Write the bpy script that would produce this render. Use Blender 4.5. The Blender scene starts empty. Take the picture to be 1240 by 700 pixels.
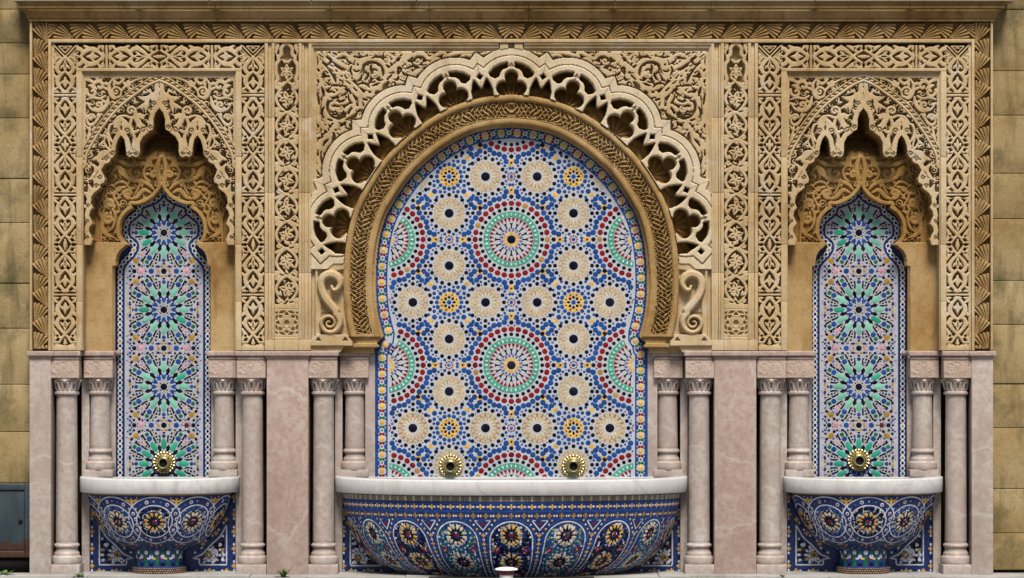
import bpy, bmesh, math, random
import numpy as np
from math import sin, cos, pi, radians, sqrt, atan2

random.seed(7)
rng = np.random.default_rng(7)
SC = bpy.context.scene
COL = SC.collection

# ------------------------------------------------------------------ units
S = 0.00625            # metres per photograph pixel on the facade plane
AX = 619.2             # photograph column of the fountain's axis
HY = 410.0             # photograph row of the horizon
DIST = 20.0            # camera to facade
ZC = (690 - HY) * S    # eye height

# ------------------------------------------------------------------ camera
cam = bpy.data.cameras.new("camera")
cam_o = bpy.data.objects.new("camera", cam)
COL.objects.link(cam_o)
cam_o.location = (0, -DIST, ZC)
cam_o.rotation_euler = (pi / 2, 0, 0)
cam.sensor_width = 36
cam.lens = 36 * DIST / (1240 * S)
cam.shift_x = (620 - AX) / 1240
cam.shift_y = (HY - 350) / 1240
cam.clip_end = 2000
SC.camera = cam_o

# ------------------------------------------------------------------ light
SUN_EL, SUN_AZ = 58, 6       # the sun stands behind the camera, veiled
world = bpy.data.worlds.new("World")
SC.world = world
world.use_nodes = True
wn = world.node_tree
wn.nodes.clear()
sky = wn.nodes.new("ShaderNodeTexSky")
sky.sky_type = 'NISHITA'
sky.sun_disc = False
sky.sun_elevation = radians(SUN_EL)
sky.sun_rotation = radians(180 - SUN_AZ)
sky.air_density = 1.0
sky.dust_density = 2.5
bg = wn.nodes.new("ShaderNodeBackground")
bg.inputs[1].default_value = 0.05
out = wn.nodes.new("ShaderNodeOutputWorld")
wn.links.new(sky.outputs[0], bg.inputs[0])
wn.links.new(bg.outputs[0], out.inputs[0])
sun = bpy.data.lights.new("sun", 'SUN')
sun.energy = 3.6
sun.angle = radians(20)
sun.color = (1.0, 0.925, 0.81)
sun_o = bpy.data.objects.new("sun", sun)
COL.objects.link(sun_o)
sun_o.rotation_euler = (radians(90 - SUN_EL), 0, radians(SUN_AZ))
SC.view_settings.view_transform = 'Standard'
SC.view_settings.look = 'None'
SC.view_settings.gamma = 1
SC.view_settings.exposure = 0.7


# ------------------------------------------------------------------ materials
def lin(c):
    return tuple((x / 12.92 if x <= 0.04045 else ((x + 0.055) / 1.055) ** 2.4) for x in c)


class NT:
    def __init__(s, name):
        s.m = bpy.data.materials.new(name)
        s.m.use_nodes = True
        s.t = s.m.node_tree
        s.t.nodes.clear()
        s.out = s.t.nodes.new("ShaderNodeOutputMaterial")
        s.b = s.t.nodes.new("ShaderNodeBsdfPrincipled")
        s.t.links.new(s.b.outputs[0], s.out.inputs[0])
        s.pos = s.t.nodes.new("ShaderNodeNewGeometry").outputs["Position"]

    def n(s, typ, **kw):
        nd = s.t.nodes.new(typ)
        for k, v in kw.items():
            setattr(nd, k, v)
        return nd

    def link(s, a, b):
        s.t.links.new(a, b)

    def noise(s, scale, detail=4, rough=0.6, vec=None, stretch=None):
        v = vec or s.pos
        if stretch:
            mp = s.n("ShaderNodeMapping")
            mp.inputs["Scale"].default_value = stretch
            s.link(v, mp.inputs[0])
            v = mp.outputs[0]
        nd = s.n("ShaderNodeTexNoise")
        nd.inputs["Scale"].default_value = scale
        nd.inputs["Detail"].default_value = detail
        nd.inputs["Roughness"].default_value = rough
        s.link(v, nd.inputs["Vector"])
        return nd.outputs[0]

    def ramp(s, fac, stops):
        nd = s.n("ShaderNodeValToRGB")
        e = nd.color_ramp.elements
        while len(e) < len(stops):
            e.new(0.5)
        for i, (p, c) in enumerate(stops):
            e[i].position = p
            e[i].color = (c[0], c[1], c[2], 1) if not isinstance(c, (int, float)) else (c, c, c, 1)
        s.link(fac, nd.inputs[0])
        return nd.outputs[0]

    def mix(s, fac, a, b, mode='MIX'):
        nd = s.n("ShaderNodeMix", data_type='RGBA', blend_type=mode)
        for sock, v in ((nd.inputs[0], fac), (nd.inputs[6], a), (nd.inputs[7], b)):
            if isinstance(v, (int, float)):
                sock.default_value = v
            elif isinstance(v, tuple):
                sock.default_value = (*v, 1)
            else:
                s.link(v, sock)
        return nd.outputs[2]

    def bump(s, h, strength=0.3, dist=0.004):
        nd = s.n("ShaderNodeBump")
        nd.inputs["Strength"].default_value = strength
        nd.inputs["Distance"].default_value = dist
        s.link(h, nd.inputs["Height"])
        s.link(nd.outputs[0], s.b.inputs["Normal"])

    def finish(s, col, rough=0.8, spec=0.3):
        if isinstance(col, tuple):
            s.b.inputs["Base Color"].default_value = (*col, 1)
        else:
            s.link(col, s.b.inputs["Base Color"])
        if isinstance(rough, (int, float)):
            s.b.inputs["Roughness"].default_value = rough
        else:
            s.link(rough, s.b.inputs["Roughness"])
        s.b.inputs["Specular IOR Level"].default_value = spec
        return s.m


def stone(name, pale, mid, ochre, dark, bias=0.0, streak=0.5, moss=None, bleach=0.0):
    k = NT(name)
    big = k.noise(1.7, 5, 0.62)
    fine = k.noise(16, 5, 0.7)
    c = k.ramp(big, [(0.30 + bias, ochre), (0.47 + bias, mid), (0.66 + bias, pale)])
    c = k.mix(k.ramp(fine, [(0.35, 0.0), (0.75, 0.55)]), c, pale)
    drip = k.noise(5.5, 5, 0.65, stretch=(1.6, 1.6, 0.22))
    c = k.mix(k.ramp(drip, [(0.52, 0.0), (0.72, streak)]), c, dark)
    if bleach:
        c = k.mix(k.ramp(k.noise(4.3, 3, 0.5), [(0.60, 0.0), (0.66, bleach)]), c, (0.47, 0.43, 0.37))
    grit = k.noise(90, 3, 0.7)
    c = k.mix(k.ramp(grit, [(0.25, 0.5), (0.5, 0.0)]), c, dark)
    if moss:
        ms = k.noise(3.1, 6, 0.7)
        c = k.mix(k.ramp(ms, [(0.5, 0.0), (0.66, 0.75)]), c, moss)
    pit = k.noise(42, 6, 0.8)
    c = k.mix(k.ramp(pit, [(0.30, 0.55), (0.43, 0.0)]), c, dark)
    c = k.mix(k.ramp(pit, [(0.60, 0.0), (0.74, 0.4)]), c, pale)
    k.bump(k.mix(0.5, k.noise(140, 4, 0.7), pit), 0.6, 0.006)
    return k.finish(c, 0.9, 0.15)


M = {}
M['cream'] = stone("cream_sandstone", (0.500, 0.405, 0.270), (0.405, 0.295, 0.160), (0.290, 0.180, 0.070), (0.18, 0.105, 0.038), streak=0.5, bleach=0.4)
M['lobe'] = stone("washed_sandstone", (0.540, 0.465, 0.345), (0.460, 0.370, 0.240), (0.340, 0.235, 0.115), (0.20, 0.125, 0.050), bias=-0.06, streak=0.35, bleach=0.6)
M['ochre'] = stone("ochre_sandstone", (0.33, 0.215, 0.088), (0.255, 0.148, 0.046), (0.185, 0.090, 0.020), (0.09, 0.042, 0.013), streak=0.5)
M['golden'] = stone("golden_sandstone", (0.40, 0.285, 0.145), (0.285, 0.175, 0.064), (0.200, 0.105, 0.029), (0.11, 0.056, 0.018), streak=0.65)
M['wall'] = stone("wall_sandstone", (0.34, 0.265, 0.145), (0.255, 0.185, 0.085), (0.185, 0.120, 0.043), (0.07, 0.055, 0.028), streak=0.75, moss=(0.085, 0.078, 0.038))
M['coping'] = stone("pale_coping_stone", (0.360, 0.302, 0.238), (0.302, 0.245, 0.173), (0.245, 0.187, 0.108), (0.158, 0.122, 0.072), streak=0.4)
M['mortar_gap_shade'] = stone("mortar_gap_shade", (0.12, 0.10, 0.06), (0.10, 0.08, 0.04), (0.08, 0.06, 0.03), (0.05, 0.04, 0.02))  # joint colour; also darkens the column gap backs in place of shade


def marble(name, a, b, c2, vein, rough=0.46):
    k = NT(name)
    n1 = k.noise(2.2, 6, 0.62)
    n2 = k.noise(11, 6, 0.72)
    c = k.ramp(n1, [(0.32, a), (0.5, b), (0.68, c2)])
    c = k.mix(k.ramp(n2, [(0.4, 0.0), (0.75, 0.6)]), c, c2)
    c = k.mix(k.ramp(k.noise(24, 5, 0.75), [(0.38, 0.85), (0.58, 0.0)]), c, a)
    c = k.mix(k.ramp(k.noise(3.5, 5, 0.7, stretch=(1.5, 1.5, 0.3)), [(0.52, 0.0), (0.75, 0.5)]), c, (0.22, 0.17, 0.14))
    w = k.n("ShaderNodeTexWave")
    w.inputs["Scale"].default_value = 0.55
    w.inputs["Distortion"].default_value = 14
    w.inputs["Detail"].default_value = 5
    w.inputs["Detail Scale"].default_value = 1.6
    mp = k.n("ShaderNodeMapping")
    mp.inputs["Rotation"].default_value = (0.3, 0.9, 0.2)
    k.link(k.pos, mp.inputs[0])
    k.link(mp.outputs[0], w.inputs["Vector"])
    c = k.mix(k.ramp(w.outputs[1], [(0.0, 0.4), (0.005, 0.22), (0.02, 0.0)]), c, vein)
    sp = k.noise(60, 3, 0.7)
    c = k.mix(k.ramp(sp, [(0.28, 0.4), (0.42, 0.0)]), c, a)
    k.bump(k.noise(50, 4, 0.7), 0.12, 0.003)
    return k.finish(c, rough, 0.28)


M['pink'] = marble("pink_marble", (0.294, 0.229, 0.205), (0.364, 0.315, 0.292), (0.408, 0.379, 0.359), (0.459, 0.446, 0.422))
M['rose'] = marble("rose_marble", (0.268, 0.183, 0.157), (0.337, 0.258, 0.231), (0.376, 0.313, 0.282), (0.446, 0.412, 0.383))
M['white'] = marble("white_marble", (0.443, 0.443, 0.450), (0.510, 0.510, 0.523), (0.537, 0.537, 0.556), (0.335, 0.335, 0.355), 0.3)
M['impost'] = stone("pitted_pink_stone", (0.43, 0.345, 0.30), (0.37, 0.285, 0.235), (0.30, 0.21, 0.165), (0.19, 0.125, 0.095), streak=0.3)

k = NT("zellige_glaze")
at = k.n("ShaderNodeAttribute", attribute_name="Col")
ng = k.noise(70, 3, 0.6)
cg = k.mix(0.25, at.outputs["Color"], (0.0, 0.0, 0.004))
cg = k.mix(k.ramp(ng, [(0.3, 0.25), (0.7, 0.0)]), cg, (0.012, 0.012, 0.012))
cg = k.mix(k.ramp(k.noise(6, 4, 0.6), [(0.5, 0.0), (0.8, 0.05)]), cg, (0.3, 0.27, 0.22))
k.bump(k.noise(60, 2, 0.5), 0.06, 0.003)
M['glaze'] = k.finish(cg, 0.3, 0.10)
k = NT("white_zellige_ground")
vor = k.n("ShaderNodeTexVoronoi", feature='DISTANCE_TO_EDGE')
vor.inputs["Scale"].default_value = 26
k.link(k.pos, vor.inputs["Vector"])
cw = k.ramp(k.noise(9, 4, 0.6), [(0.3, (0.34, 0.365, 0.415)), (0.7, (0.42, 0.445, 0.50))])
cw = k.mix(k.ramp(vor.outputs[0], [(0.0, 0.5), (0.06, 0.0)]), cw, (0.35, 0.35, 0.36))
k.bump(k.noise(60, 2, 0.5), 0.15, 0.004)
M['whitebase'] = k.finish(cw, 0.3, 0.2)
k = NT("grey_blue_zellige_ground")
cw = k.ramp(k.noise(9, 4, 0.6), [(0.3, (0.285, 0.320, 0.370)), (0.7, (0.370, 0.395, 0.440))])
k.bump(k.noise(60, 2, 0.5), 0.15, 0.004)
M['greyground'] = k.finish(cw, 0.3, 0.2)
k = NT("cobalt_zellige_ground")
cw = k.ramp(k.noise(40, 3, 0.6), [(0.3, (0.006, 0.013, 0.065)), (0.7, (0.014, 0.034, 0.14))])
M['bluebase'] = k.finish(cw, 0.3, 0.25)
k = NT("brass")
cb = k.ramp(k.noise(25, 4, 0.6), [(0.3, (0.42, 0.33, 0.13)), (0.7, (0.72, 0.62, 0.36))])
k.b.inputs["Metallic"].default_value = 1.0
k.bump(k.noise(60, 3, 0.6), 0.1, 0.003)
M['brass'] = k.finish(cb, 0.28)
k = NT("black_void")
M['void'] = k.finish((0.006, 0.006, 0.006), 0.8, 0.1)
k = NT("blue_painted_steel")
base = k.ramp(k.noise(5, 5, 0.65, stretch=(1.5, 1.5, 0.5)), [(0.3, (0.012, 0.022, 0.031)), (0.55, (0.022, 0.038, 0.051)), (0.75, (0.05, 0.066, 0.074))])
sepz = k.n("ShaderNodeSeparateXYZ")
k.link(k.pos, sepz.inputs[0])
rz = k.n("ShaderNodeMath", operation='MULTIPLY_ADD')
k.link(k.noise(7, 6, 0.7), rz.inputs[0])
rz.inputs[1].default_value = 0.35
k.link(sepz.outputs[2], rz.inputs[2])
rust = k.ramp(k.noise(30, 5, 0.7), [(0.3, (0.02, 0.009, 0.006)), (0.7, (0.06, 0.022, 0.010))])
base = k.mix(k.ramp(rz.outputs[0], [(0.36, 1.0), (0.40, 0.0)]), base, rust)
k.bump(k.noise(40, 4, 0.7), 0.2, 0.003)
M['steel'] = k.finish(base, 0.55, 0.4)
k = NT("pavement_stone")
cp = k.ramp(k.noise(3, 6, 0.7), [(0.3, (0.20, 0.195, 0.19)), (0.55, (0.29, 0.285, 0.28)), (0.75, (0.36, 0.355, 0.35))])
cp = k.mix(k.ramp(k.noise(2.2, 6, 0.75), [(0.56, 0.0), (0.68, 0.7)]), cp, (0.12, 0.12, 0.07))
k.bump(k.noise(60, 5, 0.7), 0.4, 0.006)
M['paving'] = k.finish(cp, 0.85, 0.2)
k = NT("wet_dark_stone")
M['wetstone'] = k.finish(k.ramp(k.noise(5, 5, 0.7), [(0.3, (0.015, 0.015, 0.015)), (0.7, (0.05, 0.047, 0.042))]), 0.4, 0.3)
k = NT("square_ground")
cp = k.ramp(k.noise(0.8, 6, 0.7), [(0.3, (0.09, 0.08, 0.065)), (0.7, (0.14, 0.125, 0.10))])
M['ground'] = k.finish(cp, 0.9, 0.2)
k = NT("weed_leaf")
M['weed'] = k.finish(k.ramp(k.noise(30, 2, 0.5), [(0.3, (0.045, 0.10, 0.02)), (0.7, (0.12, 0.19, 0.05))]), 0.6, 0.3)
k = NT("water")
M['water'] = k.finish((0.03, 0.06, 0.07), 0.04, 0.5)
k = NT("red_enamel")
M['red'] = k.finish((0.22, 0.02, 0.03), 0.35, 0.4)
k = NT("white_enamel")
M['whitepaint'] = k.finish((0.78, 0.78, 0.76), 0.35, 0.4)


# ------------------------------------------------------------------ objects
def tag(o, label, cat, group=None):
    o['label'] = label
    o['category'] = cat
    if group:
        o['group'] = group
    return o


def thing(name, label, cat, loc=(0, 0, 0), group=None):
    o = bpy.data.objects.new(name, None)
    COL.objects.link(o)
    o.location = loc
    o.empty_display_size = 0.1
    return tag(o, label, cat, group)


def link(name, me, parent=None, loc=(0, 0, 0)):
    o = bpy.data.objects.new(name, me)
    COL.objects.link(o)
    if parent is not None:
        o.parent = parent
    o.location = loc
    return o


def copy_tree(root, loc, label, parent=None):
    r = root.copy()
    COL.objects.link(r)
    r.location = loc
    if label:
        r['label'] = label
    for ch in list(root.children):
        c = ch.copy()
        COL.objects.link(c)
        c.parent = r
        for g in list(ch.children):
            d = g.copy()
            COL.objects.link(d)
            d.parent = c
    return r


def mesh_np(name, verts, faces, mat, smooth=False, cols=None):
    """verts (n,3) array, faces: (m,4)/(m,3) array or list of index lists"""
    me = bpy.data.meshes.new(name)
    verts = np.asarray(verts, dtype=np.float32)
    me.vertices.add(len(verts))
    me.vertices.foreach_set("co", verts.ravel())
    if isinstance(faces, np.ndarray):
        nf, w = faces.shape
        loops = faces.astype(np.int32).ravel()
        starts = np.arange(0, nf * w, w, dtype=np.int32)
        tot = np.full(nf, w, dtype=np.int32)
    else:
        tot = np.array([len(f) for f in faces], dtype=np.int32)
        loops = np.concatenate([np.asarray(f, dtype=np.int32) for f in faces]) if faces else np.zeros(0, np.int32)
        starts = np.concatenate([[0], np.cumsum(tot)[:-1]]).astype(np.int32) if faces else np.zeros(0, np.int32)
        nf = len(faces)
    me.loops.add(len(loops))
    me.loops.foreach_set("vertex_index", loops)
    me.polygons.add(nf)
    me.polygons.foreach_set("loop_start", starts)
    me.polygons.foreach_set("loop_total", tot)
    me.update(calc_edges=True)
    if smooth:
        me.polygons.foreach_set("use_smooth", np.ones(nf, dtype=bool))
    if cols is not None:
        a = me.color_attributes.new("Col", 'FLOAT_COLOR', 'POINT')
        c = np.ones((len(verts), 4), dtype=np.float32)
        c[:, :3] = cols
        a.data.foreach_set("color", c.ravel())
    me.materials.append(mat)
    return me


class MB:
    """collects boxes, prisms and lathes into one mesh"""
    def __init__(s):
        s.v, s.f = [], []

    def add(s, vs, fs):
        o = len(s.v)
        s.v += list(vs)
        s.f += [[i + o for i in f] for f in fs]

    def box(s, x0, x1, y0, y1, z0, z1, b=0.0):
        if x0 > x1: x0, x1 = x1, x0
        if y0 > y1: y0, y1 = y1, y0
        if z0 > z1: z0, z1 = z1, z0
        if b <= 0:
            v = [(x, y, z) for z in (z0, z1) for y in (y0, y1) for x in (x0, x1)]
            s.add(v, [(0, 2, 3, 1), (4, 5, 7, 6), (0, 1, 5, 4), (2, 6, 7, 3), (0, 4, 6, 2), (1, 3, 7, 5)])
            return
        b = min(b, (x1 - x0) / 3, (y1 - y0) / 3, (z1 - z0) / 3)
        bm = bmesh.new()
        v = [bm.verts.new((x, y, z)) for z in (z0, z1) for y in (y0, y1) for x in (x0, x1)]
        for f in [(0, 2, 3, 1), (4, 5, 7, 6), (0, 1, 5, 4), (2, 6, 7, 3), (0, 4, 6, 2), (1, 3, 7, 5)]:
            bm.faces.new([v[i] for i in f])
        bmesh.ops.bevel(bm, geom=list(bm.edges), offset=b, segments=2, profile=0.6, affect='EDGES')
        bm.verts.index_update()
        s.add([tuple(w.co) for w in bm.verts], [[w.index for w in f.verts] for f in bm.faces])
        bm.free()

    def lathe(s, prof, n=40, cx=0, cy=0, axis='z', a0=0, a1=2 * pi, sx=1, sy=1):
        full = abs(a1 - a0 - 2 * pi) < 1e-6
        m = n if full else n + 1
        vs = []
        for r, z in prof:
            for i in range(m):
                a = a0 + (a1 - a0) * i / n
                if axis == 'z':
                    vs.append((cx + r * cos(a) * sx, cy + r * sin(a) * sy, z))
                else:
                    vs.append((cx + r * cos(a), z, cy + r * sin(a)))
        fs = []
        for j in range(len(prof) - 1):
            for i in range(n):
                i2 = (i + 1) % m
                q = (j * m + i, j * m + i2, (j + 1) * m + i2, (j + 1) * m + i)
                fs.append(q)
        s.add(vs, fs)

    def prism(s, poly, y0, y1):
        """poly in (x,z), extruded from y0 to y1"""
        n = len(poly)
        vs = [(x, y0, z) for x, z in poly] + [(x, y1, z) for x, z in poly]
        fs = [list(range(n)), list(range(2 * n - 1, n - 1, -1))]
        fs += [[i, i + n, (i + 1) % n + n, (i + 1) % n] for i in range(n)]
        s.add(vs, fs)

    def mesh(s, name, mat, smooth=False):
        me = mesh_np(name, np.array(s.v), s.f, mat, smooth)
        bm = bmesh.new()
        bm.from_mesh(me)
        bmesh.ops.recalc_face_normals(bm, faces=bm.faces)
        bm.to_mesh(me)
        bm.free()
        if smooth:
            try:
                me.set_sharp_from_angle(angle=radians(38))
            except Exception:
                pass
        return me

    def build(s, name, mat, parent=None, loc=(0, 0, 0), smooth=False):
        return link(name, s.mesh(name, mat, smooth), parent, loc)


def vslab(mb, x0, y0, x1, y1, d0, d1, b=0.003, ox=None, cuts=(163, 294)):
    """a tall fillet laid in lengths with fine joints"""
    ys = [y0] + [c for c in cuts if y0 < c < y1] + [y1]
    for i in range(len(ys) - 1):
        slab(mb, x0, ys[i] + (0.12 if i else 0), x1, ys[i + 1] - (0.12 if i < len(ys) - 2 else 0), d0 + 0.0016 * ((i * 7 + int(x0)) % 3 - 1), d1, b, AX if ox is None else ox)


def wx(px):
    return (px - AX) * S


def wz(py):
    return (690 - py) * S


def slab(mb, x0, y0, x1, y1, d0, d1, b=0.004, ox=AX):
    """box given by photograph pixels and depths"""
    mb.box((x0 - ox) * S, (x1 - ox) * S, d0, d1, wz(y0), wz(y1), b)


# ------------------------------------------------------------------ relief fields
def cat(pts, n=6, closed=False):
    p = np.asarray(pts, float)
    if len(p) < 3:
        return p
    if closed:
        q = np.vstack([p[-1], p, p[0], p[1]])
    else:
        q = np.vstack([2 * p[0] - p[1], p, 2 * p[-1] - p[-2]])
    o = []
    t = np.linspace(0, 1, n, endpoint=False)[:, None]
    for i in range(1, len(q) - 2):
        a, b, c, d = q[i - 1], q[i], q[i + 1], q[i + 2]
        o.append(0.5 * (2 * b + (c - a) * t + (2 * a - 5 * b + 4 * c - d) * t * t + (3 * b - a - 3 * c + d) * t ** 3))
    if not closed:
        o.append(p[-1:])
    return np.vstack(o)


def spiral(cx, cy, r, turns=1.4, a0=0.0, sgn=1, r1=0.6, n=22):
    t = np.linspace(0, 1, n)
    a = a0 + sgn * turns * 2 * pi * t
    rr = r + (r1 - r) * t
    return np.stack([cx + rr * np.cos(a), cy + rr * np.sin(a)], 1)


class Field:
    """regular grid over pixel space holding depths and zone numbers"""
    def __init__(s, x0, y0, x1, y1, step):
        s.step = step
        s.x0, s.y0 = x0, y0
        s.xs = np.arange(x0, x1 + step * 0.5, step)
        s.ys = np.arange(y0, y1 + step * 0.5, step)
        s.U, s.V = np.meshgrid(s.xs, s.ys)
        s.dep = np.zeros_like(s.U)
        s.zone = np.zeros(s.U.shape, np.int16)
        s.snaps = []
        s.gain = 1.0

    def new(s, v=60.0):
        return np.full(s.U.shape, v)

    def patch(s, lo, hi, m):
        i0 = max(0, int((lo[0] - m - s.x0) / s.step)); i1 = min(len(s.xs), int((hi[0] + m - s.x0) / s.step) + 2)
        j0 = max(0, int((lo[1] - m - s.y0) / s.step)); j1 = min(len(s.ys), int((hi[1] + m - s.y0) / s.step) + 2)
        return slice(j0, max(j0, j1)), slice(i0, max(i0, i1))

    def dist(s, pts, w=0.0, m=9.0):
        """distance to a polyline minus its (varying) half width, over a patch"""
        p = np.asarray(pts, float)
        n = len(p)
        w = np.interp(np.linspace(0, 1, n), np.linspace(0, 1, np.size(w)), np.atleast_1d(w)) if np.size(w) > 1 else np.full(n, float(w))
        sl = s.patch(p.min(0), p.max(0), m + w.max())
        U, V = s.U[sl], s.V[sl]
        best = np.full(U.shape, m)
        if U.size == 0:
            return sl, best
        for i in range(n - 1):
            a, b = p[i], p[i + 1]
            sub = (slice(max(0, int((min(a[1], b[1]) - m - w.max() - V[0, 0]) / s.step)), int((max(a[1], b[1]) + m + w.max() - V[0, 0]) / s.step) + 2),
                   slice(max(0, int((min(a[0], b[0]) - m - w.max() - U[0, 0]) / s.step)), int((max(a[0], b[0]) + m + w.max() - U[0, 0]) / s.step) + 2))
            u, v = U[sub], V[sub]
            if u.size == 0:
                continue
            e = b - a
            L = e @ e + 1e-9
            t = np.clip(((u - a[0]) * e[0] + (v - a[1]) * e[1]) / L, 0, 1)
            d = np.hypot(u - a[0] - t * e[0], v - a[1] - t * e[1]) - (w[i] + (w[i + 1] - w[i]) * t)
            best[sub] = np.minimum(best[sub], d)
        return sl, best

    def stroke(s, D, pts, w, smooth=True, closed=False):
        p = cat(pts, 5, closed) if smooth and len(pts) > 2 else np.asarray(pts, float)
        sl, d = s.dist(p, np.asarray(w, float) * s.gain)
        D[sl] = np.minimum(D[sl], d)

    def cut(s, D, pts, w, smooth=True):
        p = cat(pts, 5) if smooth and len(pts) > 2 else np.asarray(pts, float)
        sl, d = s.dist(p, w)
        D[sl] = np.maximum(D[sl], -d)

    def disc(s, D, x, y, r):
        D[:] = np.minimum(D, np.hypot(s.U - x, s.V - y) - r)

    def poly(s, pts):
        """signed distance to a closed polygon (negative inside)"""
        p = np.asarray(pts, float)
        ins = np.zeros(s.U.shape, bool)
        best = np.full(s.U.shape, 1e9)
        n = len(p)
        for i in range(n):
            a, b = p[i], p[(i + 1) % n]
            e = b - a
            L = e @ e + 1e-12
            t = np.clip(((s.U - a[0]) * e[0] + (s.V - a[1]) * e[1]) / L, 0, 1)
            best = np.minimum(best, (s.U - a[0] - t * e[0]) ** 2 + (s.V - a[1] - t * e[1]) ** 2)
            if a[1] != b[1]:
                c = ((a[1] > s.V) != (b[1] > s.V)) & (s.U < (b[0] - a[0]) * (s.V - a[1]) / (b[1] - a[1]) + a[0])
                ins ^= c
        return np.where(ins, -1, 1) * np.sqrt(best)

    def st(s, pts, mask):
        """arc length and signed side distance from an open curve, where mask"""
        p = np.asarray(pts, float)
        u, v = s.U[mask], s.V[mask]
        bd = np.full(u.shape, 1e9)
        bs = np.zeros(u.shape)
        bt = np.zeros(u.shape)
        acc = 0.0
        for i in range(len(p) - 1):
            a, b = p[i], p[i + 1]
            e = b - a
            L = sqrt(e @ e) + 1e-9
            t = ((u - a[0]) * e[0] + (v - a[1]) * e[1]) / (L * L)
            tc = np.clip(t, 0, 1)
            d = np.hypot(u - a[0] - tc * e[0], v - a[1] - tc * e[1])
            sg = np.sign(e[0] * (v - a[1]) - e[1] * (u - a[0]))
            k_ = d < bd
            bd = np.where(k_, d, bd)
            bs = np.where(k_, acc + tc * L, bs)
            bt = np.where(k_, sg * d, bt)
            acc += L
        Sx, Tx = s.new(1e3), s.new(1e3)
        Sx[mask], Tx[mask] = bs, bt
        return Sx, Tx

    def fill(s, D, room, dmin=1.5, dmax=6.0, seed=1, maxn=400, lo=0.78):
        """curled leaves grown in the free room left between the strokes"""
        r = np.random.default_rng(seed)
        for _ in range(maxn):
            F = np.where(room, np.minimum(D, 30), -1)
            k_ = int(np.argmax(F))
            j, i = divmod(k_, F.shape[1])
            d = F[j, i]
            if d < dmin:
                break
            d = min(d, dmax)
            x, y = s.U[j, i], s.V[j, i]
            if d > 2.7:
                a0 = r.uniform(0, 2 * pi)
                sg = 1 if r.random() < 0.5 else -1
                R = d * 0.86 / s.gain
                p = spiral(x, y, d * 0.62, 0.85, a0, sg, d * 0.16, 14)
                tl_ = [(x + d * 0.5 * cos(a0), y + d * 0.5 * sin(a0)), (x + d * 1.05 * cos(a0 - sg * 0.7), y + d * 1.05 * sin(a0 - sg * 0.7)), (x + d * 1.7 * cos(a0 - sg * 1.1), y + d * 1.7 * sin(a0 - sg * 1.1))]
                s.stroke(D, [(x, y), (x + 0.01, y)], R, smooth=False)
                s.stroke(D, tl_, [d * 0.42, d * 0.34, 0.4])
                s.cut(D, p, [0.75, 0.6, 0.45], smooth=False)
            else:
                a0 = r.uniform(0, pi)
                gx = D[j, min(i + 2, D.shape[1] - 1)] - D[j, max(i - 2, 0)]
                gy = D[min(j + 2, D.shape[0] - 1), i] - D[max(j - 2, 0), i]
                if abs(gx) + abs(gy) > 1e-3:
                    a0 = atan2(gx, -gy)
                l = d * 1.5
                bend = d * 0.5 * (1 if r.random() < 0.5 else -1)
                s.stroke(D, [(x - l * cos(a0), y - l * sin(a0)), (x - bend * sin(a0), y + bend * cos(a0)), (x + l * cos(a0), y + l * sin(a0))],
                         [0.35, d * lo, 0.4])

    def carve(s, mask, D, top, base, rnd=1.6, dome=0.22, zone=None, snap=True):
        t = np.clip(-D / rnd, 0, 1)
        z = np.where(D < 0, top + (base - top) * dome * (1 - t) ** 2, base)
        s.dep[mask] = z[mask]
        if zone is not None:
            s.zone[mask] = zone
        if snap:
            s.snaps.append((D, mask))

    def finish(s, mirror=False):
        st = s.step
        U, V = s.U.copy(), s.V.copy()
        best = s.new(1e3)
        du, dv = s.new(0), s.new(0)
        for F, mask in s.snaps:
            gy, gx = np.gradient(F, st)
            g = np.hypot(gx, gy) + 1e-6
            near = (np.abs(F) < 0.75 * st) & (g > 0.5) & (np.abs(F) < best)
            if mask is not None:
                near &= mask
            tgt = np.where(F < 0, -0.12, 0.12) * st
            mv = (tgt - F)
            du = np.where(near, mv * gx / g, du)
            dv = np.where(near, mv * gy / g, dv)
            best = np.where(near, np.abs(F), best)
        U += du
        V += dv
        U[:, 0] = s.xs[0]; U[:, -1] = s.xs[-1]; V[0] = s.ys[0]; V[-1] = s.ys[-1]
        dep, zone = s.dep, s.zone
        if mirror:      # the grid starts on the axis u = 0
            U = np.hstack([-U[:, :0:-1], U])
            V = np.hstack([V[:, :0:-1], V])
            dep = np.hstack([dep[:, :0:-1], dep])
            zone = np.hstack([zone[:, :0:-1], zone])
        s.fu, s.fv, s.fd, s.fz = U, V, dep, zone

    def mesh(s, name, mat, zones=None, box=None, jitter=0.0):
        U, V, Dp, Z = s.fu, s.fv, s.fd, s.fz
        h, w = U.shape
        idx = np.arange(h * w).reshape(h, w)
        q = np.stack([idx[:-1, :-1], idx[1:, :-1], idx[1:, 1:], idx[:-1, 1:]], -1).reshape(-1, 4)
        zz = np.maximum(np.maximum(Z[:-1, :-1], Z[1:, :-1]), np.maximum(Z[1:, 1:], Z[:-1, 1:])).ravel()
        mn = np.minimum(np.minimum(Z[:-1, :-1], Z[1:, :-1]), np.minimum(Z[1:, 1:], Z[:-1, 1:])).ravel()
        keep = (mn >= 0)
        if zones is not None:
            keep &= np.isin(zz, zones)
        if box is not None:
            cu = U[:-1, :-1].ravel(); cv = V[:-1, :-1].ravel()
            keep &= (cu >= box[0]) & (cu < box[2]) & (cv >= box[1]) & (cv < box[3])
        q = q[keep]
        used = np.unique(q)
        mp = np.zeros(h * w, np.int64)
        mp[used] = np.arange(len(used))
        q = mp[q]
        u, v, d = U.ravel()[used], V.ravel()[used], Dp.ravel()[used]
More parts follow.
